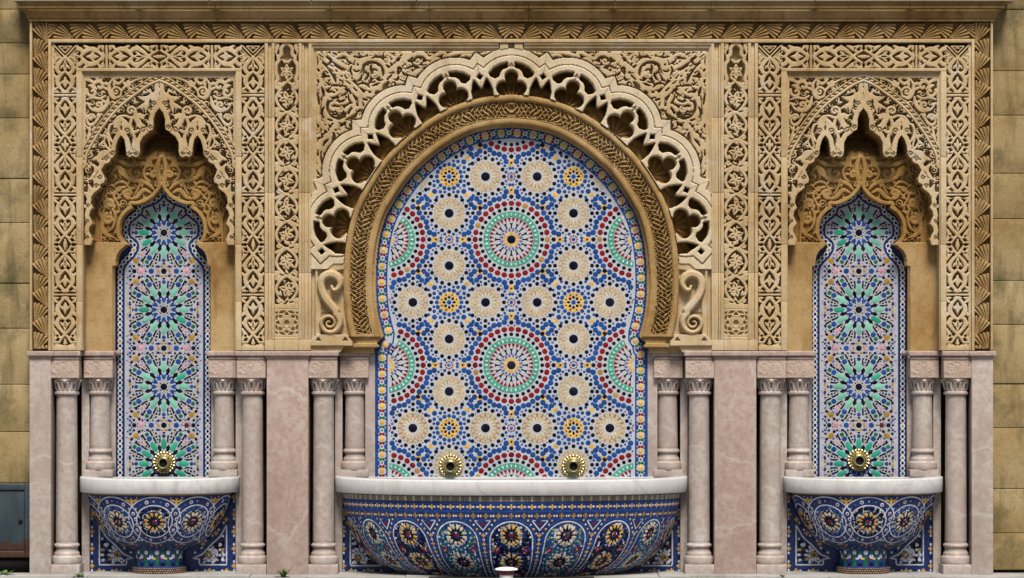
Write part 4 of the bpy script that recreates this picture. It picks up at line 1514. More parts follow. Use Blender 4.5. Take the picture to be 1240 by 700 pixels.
class Tiles:
    """cut glazed pieces as polygons in a flat pattern space, set on a surface later"""
    def __init__(s):
        s.t = []

    def add(s, poly, col, h=1.0, part=False):
        s.t.append((np.asarray(poly, float), col, h, part))

    def dot(s, x, y, r, col, n=8, rot=None, h=1.0, part=False):
        s.add(ngon(x, y, r, n, pi / n if rot is None else rot), col, h, part)

    def ell(s, x, y, rx, ry, a, col, n=8, h=1.0, part=False):
        c, q = cos(a), sin(a)
        s.add([(x + rx * cos(t) * c - ry * sin(t) * q, y + rx * cos(t) * q + ry * sin(t) * c) for t in [(i + 0.5) * 2 * pi / n for i in range(n)]], col, h, part)

    def rad(s, cx, cy, a, pts, col, h=1.0, part=False):
        """points (r along the ray, offset across it)"""
        c, q = cos(a), sin(a)
        s.add([(cx + r * c - o * q, cy + r * q + o * c) for r, o in pts], col, h, part)

    def inside(s, fn):
        """keep what lies inside: fn maps an (n,2) array to clearances"""
        c = np.array([p.mean(0) for p, _, _, _ in s.t])
        r = np.array([np.hypot(*(p - p.mean(0)).T).mean() for p, _, _, _ in s.t])
        k_ = fn(c) > r * 0.55
        s.t = [t for t, m in zip(s.t, k_) if m]

    def emit(s, items, mp, lift=0.0004, bev=0.12):
        vs, fs, cs = [], [], []
        for p, col, h, _ in items:
            n = len(p)
            c = p.mean(0)
            d = p - c
            L = np.maximum(np.hypot(d[:, 0], d[:, 1]), 1e-6)[:, None]
            q = c + d * np.maximum(1 - bev / L, 0.5)
            o = len(vs)
            v = 1 + rc.uniform(-0.20, 0.14)
            hue = [min(1, max(0, ch * v * (1 + rc.uniform(-0.04, 0.04)))) for ch in CL[col]]
            am = 0.00026 / max(L.max(), 0.8)
            tl = (rc.uniform(-1, 1) * am, rc.uniform(-1, 1) * am)
            for (x, y) in p:
                vs.append(mp(x, y, 0.0002))
            for (x, y) in q:
                vs.append(mp(x, y, lift * h + tl[0] * (x - c[0]) + tl[1] * (y - c[1])))
            cs += [hue] * (2 * n)
            fs.append([o + n + i for i in range(n)])
            fs += [[o + i, o + (i + 1) % n, o + n + (i + 1) % n, o + n + i] for i in range(n)]
        return vs, fs, cs

    def build(s, parent, mp, name="tile", stuff="small_tiles", flip=True):
        rest = [t for t in s.t if not t[3]]
        for t in [t for t in s.t if t[3]]:
            vs, fs, cs = s.emit([t], mp)
            if flip:
                fs = [f[::-1] for f in fs]
            link(name, mesh_np(name, vs, fs, M['glaze'], cols=np.array(cs)), parent)
        vs, fs, cs = s.emit(rest, mp)
        if flip:
            fs = [f[::-1] for f in fs]
        o = link(stuff, mesh_np(stuff, vs, fs, M['glaze'], cols=np.array(cs)), parent)
        o['kind'] = 'stuff'
        return o


def poly_clear(poly):
    P_ = np.asarray(poly, float)

    def fn(c):
        x, y = c[:, 0], c[:, 1]
        ins = np.zeros(len(c), bool)
        best = np.full(len(c), 1e9)
        for i in range(len(P_)):
            a, b_ = P_[i], P_[(i + 1) % len(P_)]
            e = b_ - a
            L = e @ e + 1e-12
            t = np.clip(((x - a[0]) * e[0] + (y - a[1]) * e[1]) / L, 0, 1)
            best = np.minimum(best, np.hypot(x - a[0] - t * e[0], y - a[1] - t * e[1]))
            if a[1] != b_[1]:
                ins ^= ((a[1] > y) != (b_[1] > y)) & (x < (b_[0] - a[0]) * (y - a[1]) / (b_[1] - a[1]) + a[0])
        return np.where(ins, best, -best)
    return fn


def walk(pts, step, start=0.0):
    """evenly spaced (x, y, heading) along a polyline"""
    p = np.asarray(pts, float)
    seg = np.hypot(*(p[1:] - p[:-1]).T)
    cum = np.concatenate([[0], np.cumsum(seg)])
    o = []
    s_ = start
    while s_ < cum[-1]:
        i = min(np.searchsorted(cum, s_, side='right') - 1, len(seg) - 1)
        t = (s_ - cum[i]) / max(seg[i], 1e-9)
        q = p[i] + (p[i + 1] - p[i]) * t
        e = p[i + 1] - p[i]
        o.append((q[0], q[1], atan2(e[1], e[0])))
        s_ += step
    return o


def inset_path(pts, d):
    p = np.asarray(pts, float)
    e = np.gradient(p, axis=0)
    L = np.maximum(np.hypot(e[:, 0], e[:, 1]), 1e-9)
    n = np.stack([-e[:, 1] / L, e[:, 0] / L], 1)
    return p + n * d


def ribbon(tl, pts, d, w, col, h=1.0, piece=9.0):
    """a line of thin glazed strips along a path"""
    pa, pb = inset_path(pts, d - w / 2), inset_path(pts, d + w / 2)
    for i in range(len(pa) - 1):
        tl.add([pa[i], pa[i + 1], pb[i + 1], pb[i]], col, h)


def dense(pts, step):
    return np.array([(x, y) for x, y, _ in walk(pts, step)] + [tuple(pts[-1])])


def under(T_, x0, x1, y0, y1, fn, cols, st=3.0):
    """close-set pieces filling the ground between the larger ones"""
    g_ = np.stack(np.meshgrid(np.arange(x0, x1, st), np.arange(y0, y1, st)), -1).reshape(-1, 2)
    for x, y in g_[fn(g_) > 0.8]:
        h_ = st * 0.43
        T_.add([(x - h_, y - h_), (x + h_, y - h_), (x + h_, y + h_), (x - h_, y + h_)], rc.choice(cols), 0.35)


def medallion(T_, cx, cy):
    T_.dot(cx, cy, 5.3, 'ink', 12, h=1.4, part=True)
    for i in range(16):
        a = i * pi / 8
        T_.rad(cx, cy, a, [(5.7, -0.95), (8.0, -1.5), (10.6, 0), (8.0, 1.5), (5.7, 0.95)], 'yellow')
        a2 = a + pi / 16
        T_.rad(cx, cy, a2, [(8.8, 0), (11.4, -1.75), (15.0, 0), (11.4, 1.75)], 'slate')
        T_.rad(cx, cy, a, [(13.0, -1.0), (16.8, -0.8), (20.6, -2.2), (19.8, 0), (20.6, 2.2), (16.8, 0.8), (13.0, 1.0)], 'ink')
    for i in range(32):
        a = (i + 0.5) * pi / 16
        T_.rad(cx, cy, a, [(20.8, 0), (26.2, -2.15), (26.6, 0), (26.2, 2.15)], 'red')
        T_.dot(cx + 37.4 * cos(i * pi / 16), cy + 37.4 * sin(i * pi / 16), 2.45, 'ink')
        c = 'red' if rc.random() > 0.1 else 'brown'
        T_.ell(cx + 43.8 * cos(i * pi / 16), cy + 43.8 * sin(i * pi / 16), 3.4, 3.75, i * pi / 16, c)
    for i in range(36):
        a = i * pi / 18
        T_.rad(cx, cy, a, [(26.8, -2.25), (33.8, -2.85), (33.8, 2.85), (26.8, 2.25)], 'green')
        T_.ell(cx + 30.3 * cos(a), cy + 30.3 * sin(a), 2.3, 1.15, a, 'white', h=1.5)


def rosette(T_, cx, cy, dark=False):
    T_.dot(cx, cy, 5.5, 'ink', 12, h=1.4, part=True)
    for i in range(16):
        a = i * pi / 8
        T_.rad(cx, cy, a, [(6.4, 0), (9, -1.0), (11.8, 0), (9, 1.0)], 'cream')
        T_.rad(cx, cy, a + pi / 16, [(7.6, 0), (11.0, -0.95), (13.8, -1.45), (15.2, 0), (13.8, 1.45), (11, 0.95)], 'beige')
        T_.rad(cx, cy, a, [(12.6, 0), (14.8, -1.5), (18.4, -1.25), (18.4, 1.25), (14.8, 1.5)], 'brown' if dark else 'beige')
        T_.rad(cx, cy, a + pi / 16, [(15.9, 0), (17.2, -1.3), (18.7, -1.35), (18.7, 1.35), (17.2, 1.3)], 'beige')
        T_.dot(cx + 22.4 * cos(a), cy + 22.4 * sin(a), 2.6, 'ink')


def star8(T_, cx, cy):
    T_.dot(cx, cy, 2.9, 'blue', 8, h=1.3)
    for i in range(8):
        a = i * pi / 4
        T_.rad(cx, cy, a, [(3.4, 0), (6.2, -2.0), (8.6, 0), (6.2, 2.0)], 'ink')
        T_.rad(cx, cy, a + pi / 8, [(4.6, 0), (7.6, -1.9), (11.4, -2.2), (12.2, 0), (11.4, 2.2), (7.6, 1.9)], 'yellow')
        T_.rad(cx, cy, a, [(8.8, 0), (9.8, -1.9), (12.3, -2.1), (12.3, 2.1), (9.8, 1.9)], 'yellow')
        T_.dot(cx + 9.6 * cos(a + pi / 8), cy + 9.6 * sin(a + pi / 8), 1.15, 'ink', 6, h=1.6)
        for q in (-1, 1):
            b_ = a + q * pi / 16 + pi / 16
        T_.ell(cx + 14.9 * cos(a), cy + 14.9 * sin(a), 2.6, 2.5, a, 'blue')
        T_.ell(cx + 14.9 * cos(a + pi / 8), cy + 14.9 * sin(a + pi / 8), 2.6, 2.9, a + pi / 8, 'blue')


T_ = Tiles()
PH, PV_ = 150.6, 152.3
MX, MY = 0.0, 290.0
OCT = [  # (x, y) in an eighth of the repeat, radius, colour
    (51.6, 8.4, 3.0, 'blue'), (48.6, 14.8, 2.9, 'blue'), (47.6, 21.0, 2.9, 'blue'), (43.2, 26.0, 2.9, 'blue'), (39.2, 31.8, 2.9, 'blue'),
    (37.6, 37.6, 2.5, 'ink'), (44.6, 38.2, 2.9, 'blue'), (41.0, 41.0, 1.7, 'yellow'), (40.6, 35.6, 1.4, 'yellow'),
    (51.2, 0, 2.4, 'ink'), (57.2, 6.2, 2.9, 'blue'), (57.0, 1.6, 1.5, 'yellow'), (55.0, 2.0, 1.0, 'yellow'), (58.8, 0, 1.4, 'ink'), (61.4, 1.4, 1.6, 'yellow'), (65.4, 1.8, 1.7, 'blue'),
    (46.6, 31.6, 2.1, 'ink'), (42.0, 48.8, 2.8, 'blue'), (48.6, 48.6, 2.7, 'blue'),
    (52.4, 46.2, 1.9, 'blue'), (52.4, 52.4, 1.7, 'yellow'), (55.0, 53.0, 1.5, 'yellow'),
    (57.6, 57.6, 2.7, 'blue'), (64.6, 57.2, 2.0, 'blue'), (60.6, 50.6, 1.6, 'blue'),
    (62.4, 8.0, 1.5, 'blue'), (70.6, 4.4, 0.0, 'ink'),
]
for i in range(-2, 3):
    for j in range(-2, 4):
        cx, cy = MX + i * PH, MY + j * PV_
        medallion(T_, cx, cy)
        done = set()
        for (x, y, r, col) in OCT:
            if r <= 0:
                continue
            for (p, q) in ((x, y), (y, x)):
                for sx in (1, -1):
                    for sy in (1, -1):
                        key_ = (round(p * sx, 1), round(q * sy, 1))
                        if key_ in done:
                            continue
                        done.add(key_)
                        T_.dot(cx + p * sx, cy + q * sy * PV_ / PH, r * 1.24, col, 7 if r > 2.5 else 6, rot=rc.uniform(0, 1))
        sx_, sy_ = cx + PH / 2, cy + PV_ / 2
        star8(T_, sx_, sy_)
        for (p, q) in ((44, 0), (-44, 0), (0, 44.4), (0, -44.4)):
            rosette(T_, sx_ + p, sy_ + q, dark=(j >= 1 and abs(q) < 1 and sy_ > 480))
        for (p, q) in ((PH / 2, 0), (0, PV_ / 2)):
            for k_ in range(8):
                a = k_ * pi / 4
                T_.rad(cx + p, cy + q, a, [(3.6, -1.5), (5.2, -1.2), (5.2, 1.2), (3.6, 1.5)], 'red')
                if k_ % 2 == 0:
                    pass
cellc = [t[0] for t in T_.t if np.abs(t[0].mean(0) - (0, MY)).max() < 82]
gx_, gy_ = np.meshgrid(np.arange(0.4, 75.6, 0.8), np.arange(0.0, 75.6, 0.8))
ptc = np.stack([gx_.ravel(), gy_.ravel()], 1)
ptc = ptc[(ptc[:, 1] <= ptc[:, 0]) & (np.hypot(ptc[:, 0], ptc[:, 1]) > 47)]
clr = np.full(len(ptc), 9.0)
for poly in cellc:
    q_ = poly - (0, MY)
    if q_[:, 0].max() < 20 or q_[:, 1].max() < -4:
        continue
    clr = np.minimum(clr, -poly_clear(q_)(ptc))
for _ in range(60):
    i_ = int(np.argmax(clr))
    if clr[i_] < 1.9:
        break
    r_ = min(clr[i_] - 0.95, 2.2)
    x, y = ptc[i_]
    clr = np.minimum(clr, np.hypot(ptc[:, 0] - x, ptc[:, 1] - y) - r_)
    done = set()
    for (p, q) in ((x, y), (y, x)):
        for sx in (1, -1):
            for sy in (1, -1):
                key_ = (round(p * sx, 1), round(q * sy, 1))
                if key_ in done:
                    continue
                done.add(key_)
                for i in range(-2, 3):
                    for j in range(-2, 4):
                        T_.dot(MX + i * PH + p * sx, MY + j * PV_ + q * sy * PV_ / PH, r_, 'blue' if rc.random() > 0.15 else 'slate', 6)
PD = 0.150
kP = 1 + PD / DIST
path_r = [tuple(p) for p in OUTL] + [(157.5, 411), (162, 415.5), (159.5, 419.5), (164.7, 424.5), (164.7, 596)]
path = [(-x, y) for x, y in path_r[:0:-1]] + path_r      # bottom left, over the crown, bottom right
path = dense(path, 4.0)
edge_in = inset_path(path, 15.5)
clear = poly_clear(np.vstack([edge_in, [(149, 620), (-149, 620)]]))
T_.inside(clear)
ribbon(T_, path, 1.8, 3.2, 'blue')
ribbon(T_, path, 14.0, 1.9, 'blue')
mid = inset_path(path, 8.0)
for n_, (x, y, a) in enumerate(walk(mid, 19.6, 6.0)):
    c, q = cos(a), sin(a)
    P2 = lambda s_, t_: (x + s_ * c - t_ * q, y + s_ * q + t_ * c)
    T_.add(starpoly(x, y, 4.3, 2.4, 6, a), 'yellow', 1.3)
    cc = 'red' if n_ % 2 else 'deepgreen'
    for s_ in (-1, 1):
        for t_ in (-1, 1):
            T_.dot(*P2(s_ * 5.5, t_ * 1.8), 2.0, cc, 6)
            T_.dot(*P2(s_ * 4.0, t_ * 4.6), 1.5, 'navy', 4)
        T_.ell(*P2(9.8, s_ * 4.2), 3.4, 1.7, a, 'blue')
    T_.ell(*P2(9.8, 0), 1.2, 1.0, a, 'ink')


def flat_mapper(depth, k_, ox=0.0):
    def mp(x, y, h):
        return ((x + ox) * k_ * S, depth - h, ZC + (HY - y) * k_ * S)
    return mp


cz = thing("zellige_panel", "great mosaic tile panel of red and green medallions under the horseshoe arch", "tile panel", (0, 0, 0))
mpC = flat_mapper(PD, kP)
wide = inset_path(path, -4)
vs = [mpC(x, y, -0.001) for x, y in wide] + [mpC(168, 600, -0.001), mpC(-168, 600, -0.001)]
link("backing", mesh_np("backing", vs, [list(range(len(vs)))[::-1]], M['bluebase']), cz)


def ground_rows(pr, d, mp, parent, mat='whitebase'):
    p = inset_path(np.asarray(dense(pr, 3.0)), d)
    p[:, 0] = np.maximum(p[:, 0], 0)
    p = p[np.argsort(p[:, 1], kind='stable')]
    n = len(p)
    vs = [mp(-x, y, 0) for x, y in p] + [mp(x, y, 0) for x, y in p]
    fs = np.array([(i, i + 1, n + i + 1, n + i) for i in range(n - 1)])
    link("white_ground", mesh_np("white_ground", vs, fs, M[mat]), parent)


ground_rows(path_r, 3.2, mpC, cz)
T_.build(cz, mpC)

# ---- the narrow panels of the side niches
Nz = Tiles()
PS = 93.3
SY = 281.8
CHAIN = [(0, 227.5), (4, 235), (9.4, 241), (16, 244.2), (23, 246.6), (29.4, 250.4), (30.5, 256), (36, 261), (43.4, 267.4), (46.2, 276.5), (44.4, 288), (36.4, 295), (35.4, 300.5), (40, 308.6),
         (45.5, 314), (51, 321), (53, 328), (53, 600)]
OCTN = [
    (6.6, 1.75, 0.7, 'gold'), (33.6, 0, 2.2, 'blue'), (46.6, 0, 3.4, 'ink'), (46.6, 15.2, 3.2, 'blue'), (46.6, 35.8, 2.5, 'ink'), (46.6, 46.6, 3.3, 'ink'), (33.4, 34.4, 3.1, 'gold'),
    (40.6, 1.6, 1.0, 'gold'), (41.0, 6.4, 1.4, 'navy'), (46.6, 6.8, 1.5, 'gold'), (40.6, 13.6, 1.3, 'ink'), (40.4, 20.4, 1.3, 'navy'), (46.6, 21.6, 1.3, 'ink'),
    (37.2, 4.6, 1.1, 'lilac'), (36.8, 9.6, 1.2, 'ink'), (40.6, 9.8, 1.1, 'lilac'), (36.2, 40.6, 1.5, 'ink'), (41.0, 40.8, 1.3, 'blue'), (41.2, 46.6, 1.4, 'navy'), (29.4, 39.4, 1.4, 'ink'),
    (38.6, 30.2, 1.5, 'ink'), (31.0, 30.6, 1.5, 'slate'), (41.6, 34.4, 1.0, 'lilac'), (40.6, 26.2, 1.3, 'ink'), (36.8, 25.0, 1.4, 'lilac'), (33.2, 27.0, 1.2, 'ink'),
    (42.0, 30.8, 1.1, 'pink'), (40.4, 16.8, 1.0, 'lilac'), (20.8, 46.6, 1.4, 'lilac'), (8.8, 41.2, 1.2, 'navy'), (3.6, 41, 1.1, 'gold'), (19.4, 41, 1.3, 'ink'), (14.4, 40.6, 1.0, 'lilac'),
    (26.6, 41, 1.0, 'lilac'),
]
for i in (-1, 0, 1):
    for j in range(-1, 4):
        cx, cy = i * PS, SY + j * PS
        if i == 0:
            Nz.dot(cx, cy, 4.3, 'ink', 12, h=1.4, part=True)
        for q in range(12):
            a = q * pi / 6
            lng = 1.0
            Nz.rad(cx, cy, a, [(7.6, 0), (11.4, -2.6), (16.4, -2.9), (14.0, 0), (16.4, 2.9), (11.4, 2.6)], 'blue')
            top_r = j * 1.0
            Nz.rad(cx, cy, a, [(16.8, 0), (19.4, -2.9), (26.2, -3.5), (30.4, -1.7), (30.4, 1.7), (26.2, 3.5), (19.4, 2.9)],
                   'green' if (rc.random() > 0.8 or j >= 3) else 'pale', 1.3, part=(i == 0))
            a2 = a + pi / 12
            Nz.rad(cx, cy, a2, [(7.0, 0), (7.8, -0.7), (8.8, 0), (7.8, 0.7)], 'gold')
            Nz.rad(cx, cy, a2, [(9.6, -0.4), (12.2, -0.9), (14.0, 0), (12.2, 0.9), (9.6, 0.4)], 'lilac')
            Nz.rad(cx, cy, a2, [(14.6, -1.0), (20.6, -2.6), (24.4, 0), (20.6, 2.6), (14.6, 1.0)], 'ink')
            for sg in (-1, 1):
                Nz.rad(cx, cy, a2, [(24.6, sg * 0.7), (27.2, sg * 3.6), (34.4, sg * 5.0), (35.4, sg * 2.6), (29.6, sg * 1.9)], 'ink')
            if q % 3:
                Nz.rad(cx, cy, a, [(31.6, 0), (33.2, -3.1), (36.8, -3.1), (38.6, 0), (36.8, 3.1), (33.2, 3.1)], 'blue', 1.2)
                Nz.rad(cx, cy, a, [(38.8, -2.2), (42.4, -2.6), (43.6, 0), (42.4, 2.6), (38.8, 2.2)], 'deepgreen', 1.2)
                for sg in (-1, 1):
                    Nz.rad(cx, cy, a, [(35.4, sg * 3.9), (42.0, sg * 4.0), (45, sg * 2.6), (43.6, sg * 6.2), (36.0, sg * 6.2)], 'ink')
            else:
                for sg in (-1, 1):
                    Nz.dot(cx + 31.8 * cos(a) - sg * 5.6 * sin(a), cy + 31.8 * sin(a) + sg * 5.6 * cos(a), 1.3, 'lilac', 5)
        done = set()
        for (x, y, r, col) in OCTN:
            for (p, q) in ((x, y), (y, x)):
                for sx in (1, -1):
                    for sy in (1, -1):
                        key_ = (round(p * sx, 1), round(q * sy, 1))
                        if key_ in done:
                            continue
                        done.add(key_)
                        # the shared edges of the repeat are laid once
                        if p * sx < -46 or q * sy < -46:
                            continue
                        Nz.dot(cx + p * sx, cy + q * sy, r * (1.08 if r > 3 else 1.45 if r < 2 else 1.2), col, 8 if r > 3 else 6 if r > 2 else 4, rot=rc.uniform(0, 1.5))
        for (p, q, ro) in ((46.6, 27.6, 0), (46.6, -27.6, 0), (27.6, 46.6, pi / 2), (-27.6, 46.6, pi / 2)):
            Nz.add(starpoly(cx + p, cy + q, 4.7, 2.5, 6, ro + pi / 6), 'pink' if rc.random() > 0.12 else 'maroon', 1.3)
        for (p, q, a) in ((46.6, 0, 0), (0, 46.6, 0)):
            for t in range(8):
                aa = t * pi / 4 + pi / 8
                Nz.rad(cx + p, cy + q, aa, [(4.6, -0.9), (6.0, -1.0), (6.0, 1.0), (4.6, 0.9)], 'gold' if t % 2 else 'lilac')
# small pieces close the gaps left between the larger ones
cell = [t[0] for t in Nz.t if np.abs(t[0].mean(0) - (0, SY + PS)).max() < 52]
gx_, gy_ = np.meshgrid(np.arange(0.4, 46.8, 0.6), np.arange(0.0, 46.8, 0.6))
pts_ = np.stack([gx_.ravel(), gy_.ravel()], 1)
pts_ = pts_[pts_[:, 1] <= pts_[:, 0]]
clr = np.full(len(pts_), 9.0)
for poly in cell:
    q_ = poly - (0, SY + PS)
    if q_[:, 0].max() < -3 or q_[:, 1].max() < -3 or q_[:, 1].min() > 52:
        continue
    clr = np.minimum(clr, -poly_clear(q_)(pts_))
for _ in range(150):
    i_ = int(np.argmax(clr))
    if clr[i_] < 1.05:
        break
    r_ = min(clr[i_] - 0.42, 2.0)
    x, y = pts_[i_]
    col = rc.choice(['lilac', 'lilac', 'pink', 'slate', 'blue', 'ink', 'ink', 'gold'])
    nn = rc.choice((4, 5, 6))
    ro_ = rc.uniform(0, 1.5)
    clr = np.minimum(clr, np.hypot(pts_[:, 0] - x, pts_[:, 1] - y) - r_)
    done = set()
    for (p, q) in ((x, y), (y, x)):
        for sx in (1, -1):
            for sy in (1, -1):
                key_ = (round(p * sx, 1), round(q * sy, 1))
                if key_ in done:
                    continue
                done.add(key_)
                for j in range(-1, 4):
                    Nz.dot(p * sx, SY + j * PS + q * sy, r_, col, nn, rot=ro_)
ND = 0.285
kN = 1 + ND / DIST
npath_r = CHAIN[:]
npr = [tuple(p) for p in cat(npath_r[:-1], 5)] + [(53, 600)]
npath = dense([(-x, y) for x, y in npr[:0:-1]] + npr, 2.2)
inner = inset_path(npath, 6.2)
Nz.inside(poly_clear(np.vstack([inner, [(46, 640), (-46, 640)]])))
ribbon(Nz, npath, 5.0, 1.1, 'navy')
ribbon(Nz, npath, -4.4, 1.0, 'ink')
cols_ = ['ink', 'ink', 'deepgreen', 'ink', 'ink', 'gold']
for n_, (x, y, a) in enumerate(walk(npath, 6.4, 2.0)):
    Nz.ell(x, y, 3.5, 3.0, a, 'white', 10, 0.9)
    Nz.ell(x, y, 2.1, 1.75, a, cols_[n_ % 6], 8, 1.9)
    Nz.dot(x + 3.2 * cos(a), y + 3.2 * sin(a), 1.3, 'white', 6, h=1.2)
mpN = flat_mapper(ND, kN)
for sg_, wd_ in ((1, "left"), (-1, "right")):
    nz = thing("zellige_panel", "narrow mosaic tile panel of green twelve-pointed stars in the %s niche" % wd_, "tile panel", (NL * sg_, 0, 0), "side niche tile panels")
    vs = [mpN(x, y, -0.001) for x, y in ((-64, 600), (64, 600), (64, 215), (-64, 215))]
    link("backing", mesh_np("backing", vs, [[0, 1, 2, 3]], M['bluebase']), nz)
    ground_rows(npr, 4.6, mpN, nz, 'greyground')
    Nz.build(nz, mpN)


# ================================================================== MARBLE ORDER
def column_mesh(y_top, y_bot, r, plinth_top):
    """a shaft with its base and capital; rows measured from the photograph"""
    parts = {}
    b = MB()
    zb, zt = wz(y_bot), wz(y_top)
    R = r * S
    px = S
    sh = []
    z0, z1 = wz(y_bot - 28), wz(478)
    for i in range(9):
        t = i / 8
        sh.append((R * (1.03 - 0.07 * t), z0 + (z1 - z0) * t))
    b.lathe(sh, 32)
    parts['shaft'] = b
    b = MB()
    base = [(17.0, 0), (17.6, 2), (18.0, 4.5), (17.2, 8.5), (15.2, 10), (14.6, 11), (14.9, 12.5), (14.2, 14), (12.9, 16), (12.6, 19), (13.2, 20.6), (14.6, 21.4), (14.8, 23), (14.0, 24.4), (12.6, 25.4), (12.5, 28.5)]
    b.lathe([(x * r / 12.4 * px, zb + y * px) for x, y in base], 36)
    parts['base'] = b
    b = MB()
    cap = [(12.0, 479), (13.6, 478.4), (14.6, 477), (14.4, 475), (12.6, 473.8), (12.2, 471), (12.6, 467), (13.6, 463.4), (15.0, 461.2), (16.2, 460.2), (16.2, 458.2)]
    b.lathe([(x * r / 12.4 * px, wz(y)) for x, y in cap], 36)
    # leaf knobs at the corners and the middles, and flutes of the bell
    for q in range(8):
        a = q * pi / 4
        cx, cy = cos(a) * 14.6 * r / 12.4 * px, sin(a) * 14.6 * r / 12.4 * px
        kr = (3.2 if q % 2 == 0 else 3.6) * px
        ball = [(kr * 0.2, -kr), (kr * 0.75, -kr * 0.65), (kr, 0), (kr * 0.75, kr * 0.6), (kr * 0.3, kr * 0.9)]
        b.lathe([(x, wz(461.6) + y) for x, y in ball], 10, cx, cy)
    for q in range(16):
        a = (q + 0.5) * pi / 8
        r0, r1 = 12.4 * r / 12.4 * px, 15.0 * r / 12.4 * px
        wd = 1.3 * px
        c, s_ = cos(a), sin(a)
        pt = lambda rr, o, z: (rr * c - o * s_, rr * s_ + o * c, z)
        b.add([pt(r0, -wd, wz(473.6)), pt(r0, wd, wz(473.6)), pt(r1, wd * 1.3, wz(462.6)), pt(r1, -wd * 1.3, wz(462.6)), pt(r0 + 1.6 * px, 0, wz(472)), pt(r1 + 1.2 * px, 0, wz(463.5))],
              [(0, 4, 5, 3), (1, 2, 5, 4), (0, 1, 4), (3, 5, 2)])
    parts['capital'] = b
    return parts


def impost_field(w, h, seed):
    F = Field(-w / 2, 0, w / 2, h, 0.8)
    r = np.random.default_rng(seed)
    D = F.new(5)
    for _ in range(26):
        x, y = r.uniform(-w / 2 + 2, w / 2 - 2), r.uniform(2.5, h - 2.5)
        a = r.uniform(0, pi)
        F.stroke(D, [(x - 2.2 * cos(a), y - 2.2 * sin(a)), (x + r.uniform(-1, 1), y + r.uniform(-1, 1)), (x + 2.2 * cos(a), y + 2.2 * sin(a))], [0.3, r.uniform(0.5, 1.0), 0.3])
    F.carve(np.ones(D.shape, bool), -D, 0.0, 0.007, 0.6, 0.1, snap=False)
    F.dep[0] = F.dep[-1] = 0
    F.finish()
    return F


COLS = {}


def column(px, front, label, seed):
    r = 12.9 if front else 12.2
    depth = 0.105 if front else 0.215
    k_ = 1 + depth / DIST
    bot = 684.0 if front else 570.0
    key_ = front
    if key_ not in COLS:
        parts = column_mesh(458, bot, r, bot)
        root = thing("marble_column", label, "column", (0, 0, 0), "marble columns of the fountain")
        b = MB()
        hw = 18.2 * S
        if front:
            b.box(-hw, hw, -hw, hw, wz(696), wz(684), 0.004)
        else:
            b.box(-17.4 * S, 17.4 * S, -0.10, 0.10, wz(578.6), wz(570), 0.003)
        b.build("plinth", M['pink'], root)
        for nm in ('base', 'shaft', 'capital'):
            parts[nm].build(nm, M['pink'], root, smooth=True)
        b = MB()
        hw2 = 17.4 * S
        b.box(-hw2, hw2, -hw2 + 0.0005, hw2 + 0.08, wz(458), wz(436.6), 0.002)
        im = b.build("impost", M['impost'], root)
        F = impost_field(33.6, 20.4, 5)
        me = F.mesh("carved_face", M['impost'])
        o = link("carved_face", me, im, (0, -hw2 - 0.0012, -437.2 * S))
        b = MB()
        hw3 = 19.4 * S
        b.box(-hw2 + 0.002, hw2 - 0.002, -hw2, hw2 + 0.09, wz(436.6) + 0.0004, wz(431.5))
        b.box(-hw3, hw3, -hw3, hw3 + 0.08, wz(431.2), wz(425.2), 0.006)
        b.build("abacus", M['rose'], root)
        COLS[key_] = root
        o = root
    else:
        o = copy_tree(COLS[key_], (0, 0, 0), label)
    o.location = ((px - AX) * S * k_, depth, 0)
    return o


for n_, (px, fr, lab) in enumerate([
    (81.0, 1, "tall pinkish marble column beside the pale pier at the fountain's far left end"),
    (121.5, 0, "short pinkish marble column on the left niche basin rim, on the outer side"),
    (271.5, 0, "short pinkish marble column on the left niche basin rim, on the inner side"),
    (306.0, 1, "tall pinkish marble column between the left niche basin and the broad left pier"),
    (392.0, 1, "tall pinkish marble column between the broad left pier and the big basin"),
    (430.0, 0, "short pinkish marble column on the left end of the big basin's rim"),
    (808.4, 0, "short pinkish marble column on the right end of the big basin's rim"),
    (846.4, 1, "tall pinkish marble column between the big basin and the broad right pier"),
    (932.6, 1, "tall pinkish marble column between the broad right pier and the right niche basin"),
    (967.0, 0, "short pinkish marble column on the right niche basin rim, on the inner side"),
    (1117.0, 0, "short pinkish marble column on the right niche basin rim, on the outer side"),
    (1157.4, 1, "tall pinkish marble column beside the pale pier at the fountain's far right end")]):
    column(px, fr, lab, n_)

for (xa, xb, lab, mt) in ((36.2, 62.0, "narrow pale marble pier at the fountain's left end", 'pink'), (323.2, 373.4, "broad rose marble pier slab left of the big basin", 'rose'),
                          (865.0, 915.6, "broad rose marble pier slab right of the big basin", 'rose'), (1176.4, 1202.2, "narrow pale marble pier at the fountain's right end", 'pink')):
    p = thing("marble_pier", lab, "pier", (wx((xa + xb) / 2), 0, 0), "marble piers")
    w = (xb - xa) / 2 * S
    b = MB()
    b.box(-w, w, -0.016, 0.30, wz(695.5), wz(431.4), 0.003)
    b.build("slab", M[mt], p)
    b = MB()
    el = 3.6 * S
    b.box(-w - el, w + el, -0.040, 0.16, wz(431.2), wz(425.2), 0.006)
    b.box(-w - 1.2 * S, w + 1.2 * S, -0.024, 0.15, wz(434.2), wz(431.3), 0.003)
    b.build("abacus", M['rose'], p)

# marble linings of the recesses behind the columns
lin_t = thing("marble_lining", "pink marble slabs lining the recesses behind the columns", "wall lining")
b_lin = []


def lining(xa, xb, ya, yb, d, d2=0.6):
    b = MB()
    b.box(wx(xa), wx(xb), d, d2, wz(yb), wz(ya), 0.002)
    b.build("slab", M['pink'], lin_t)


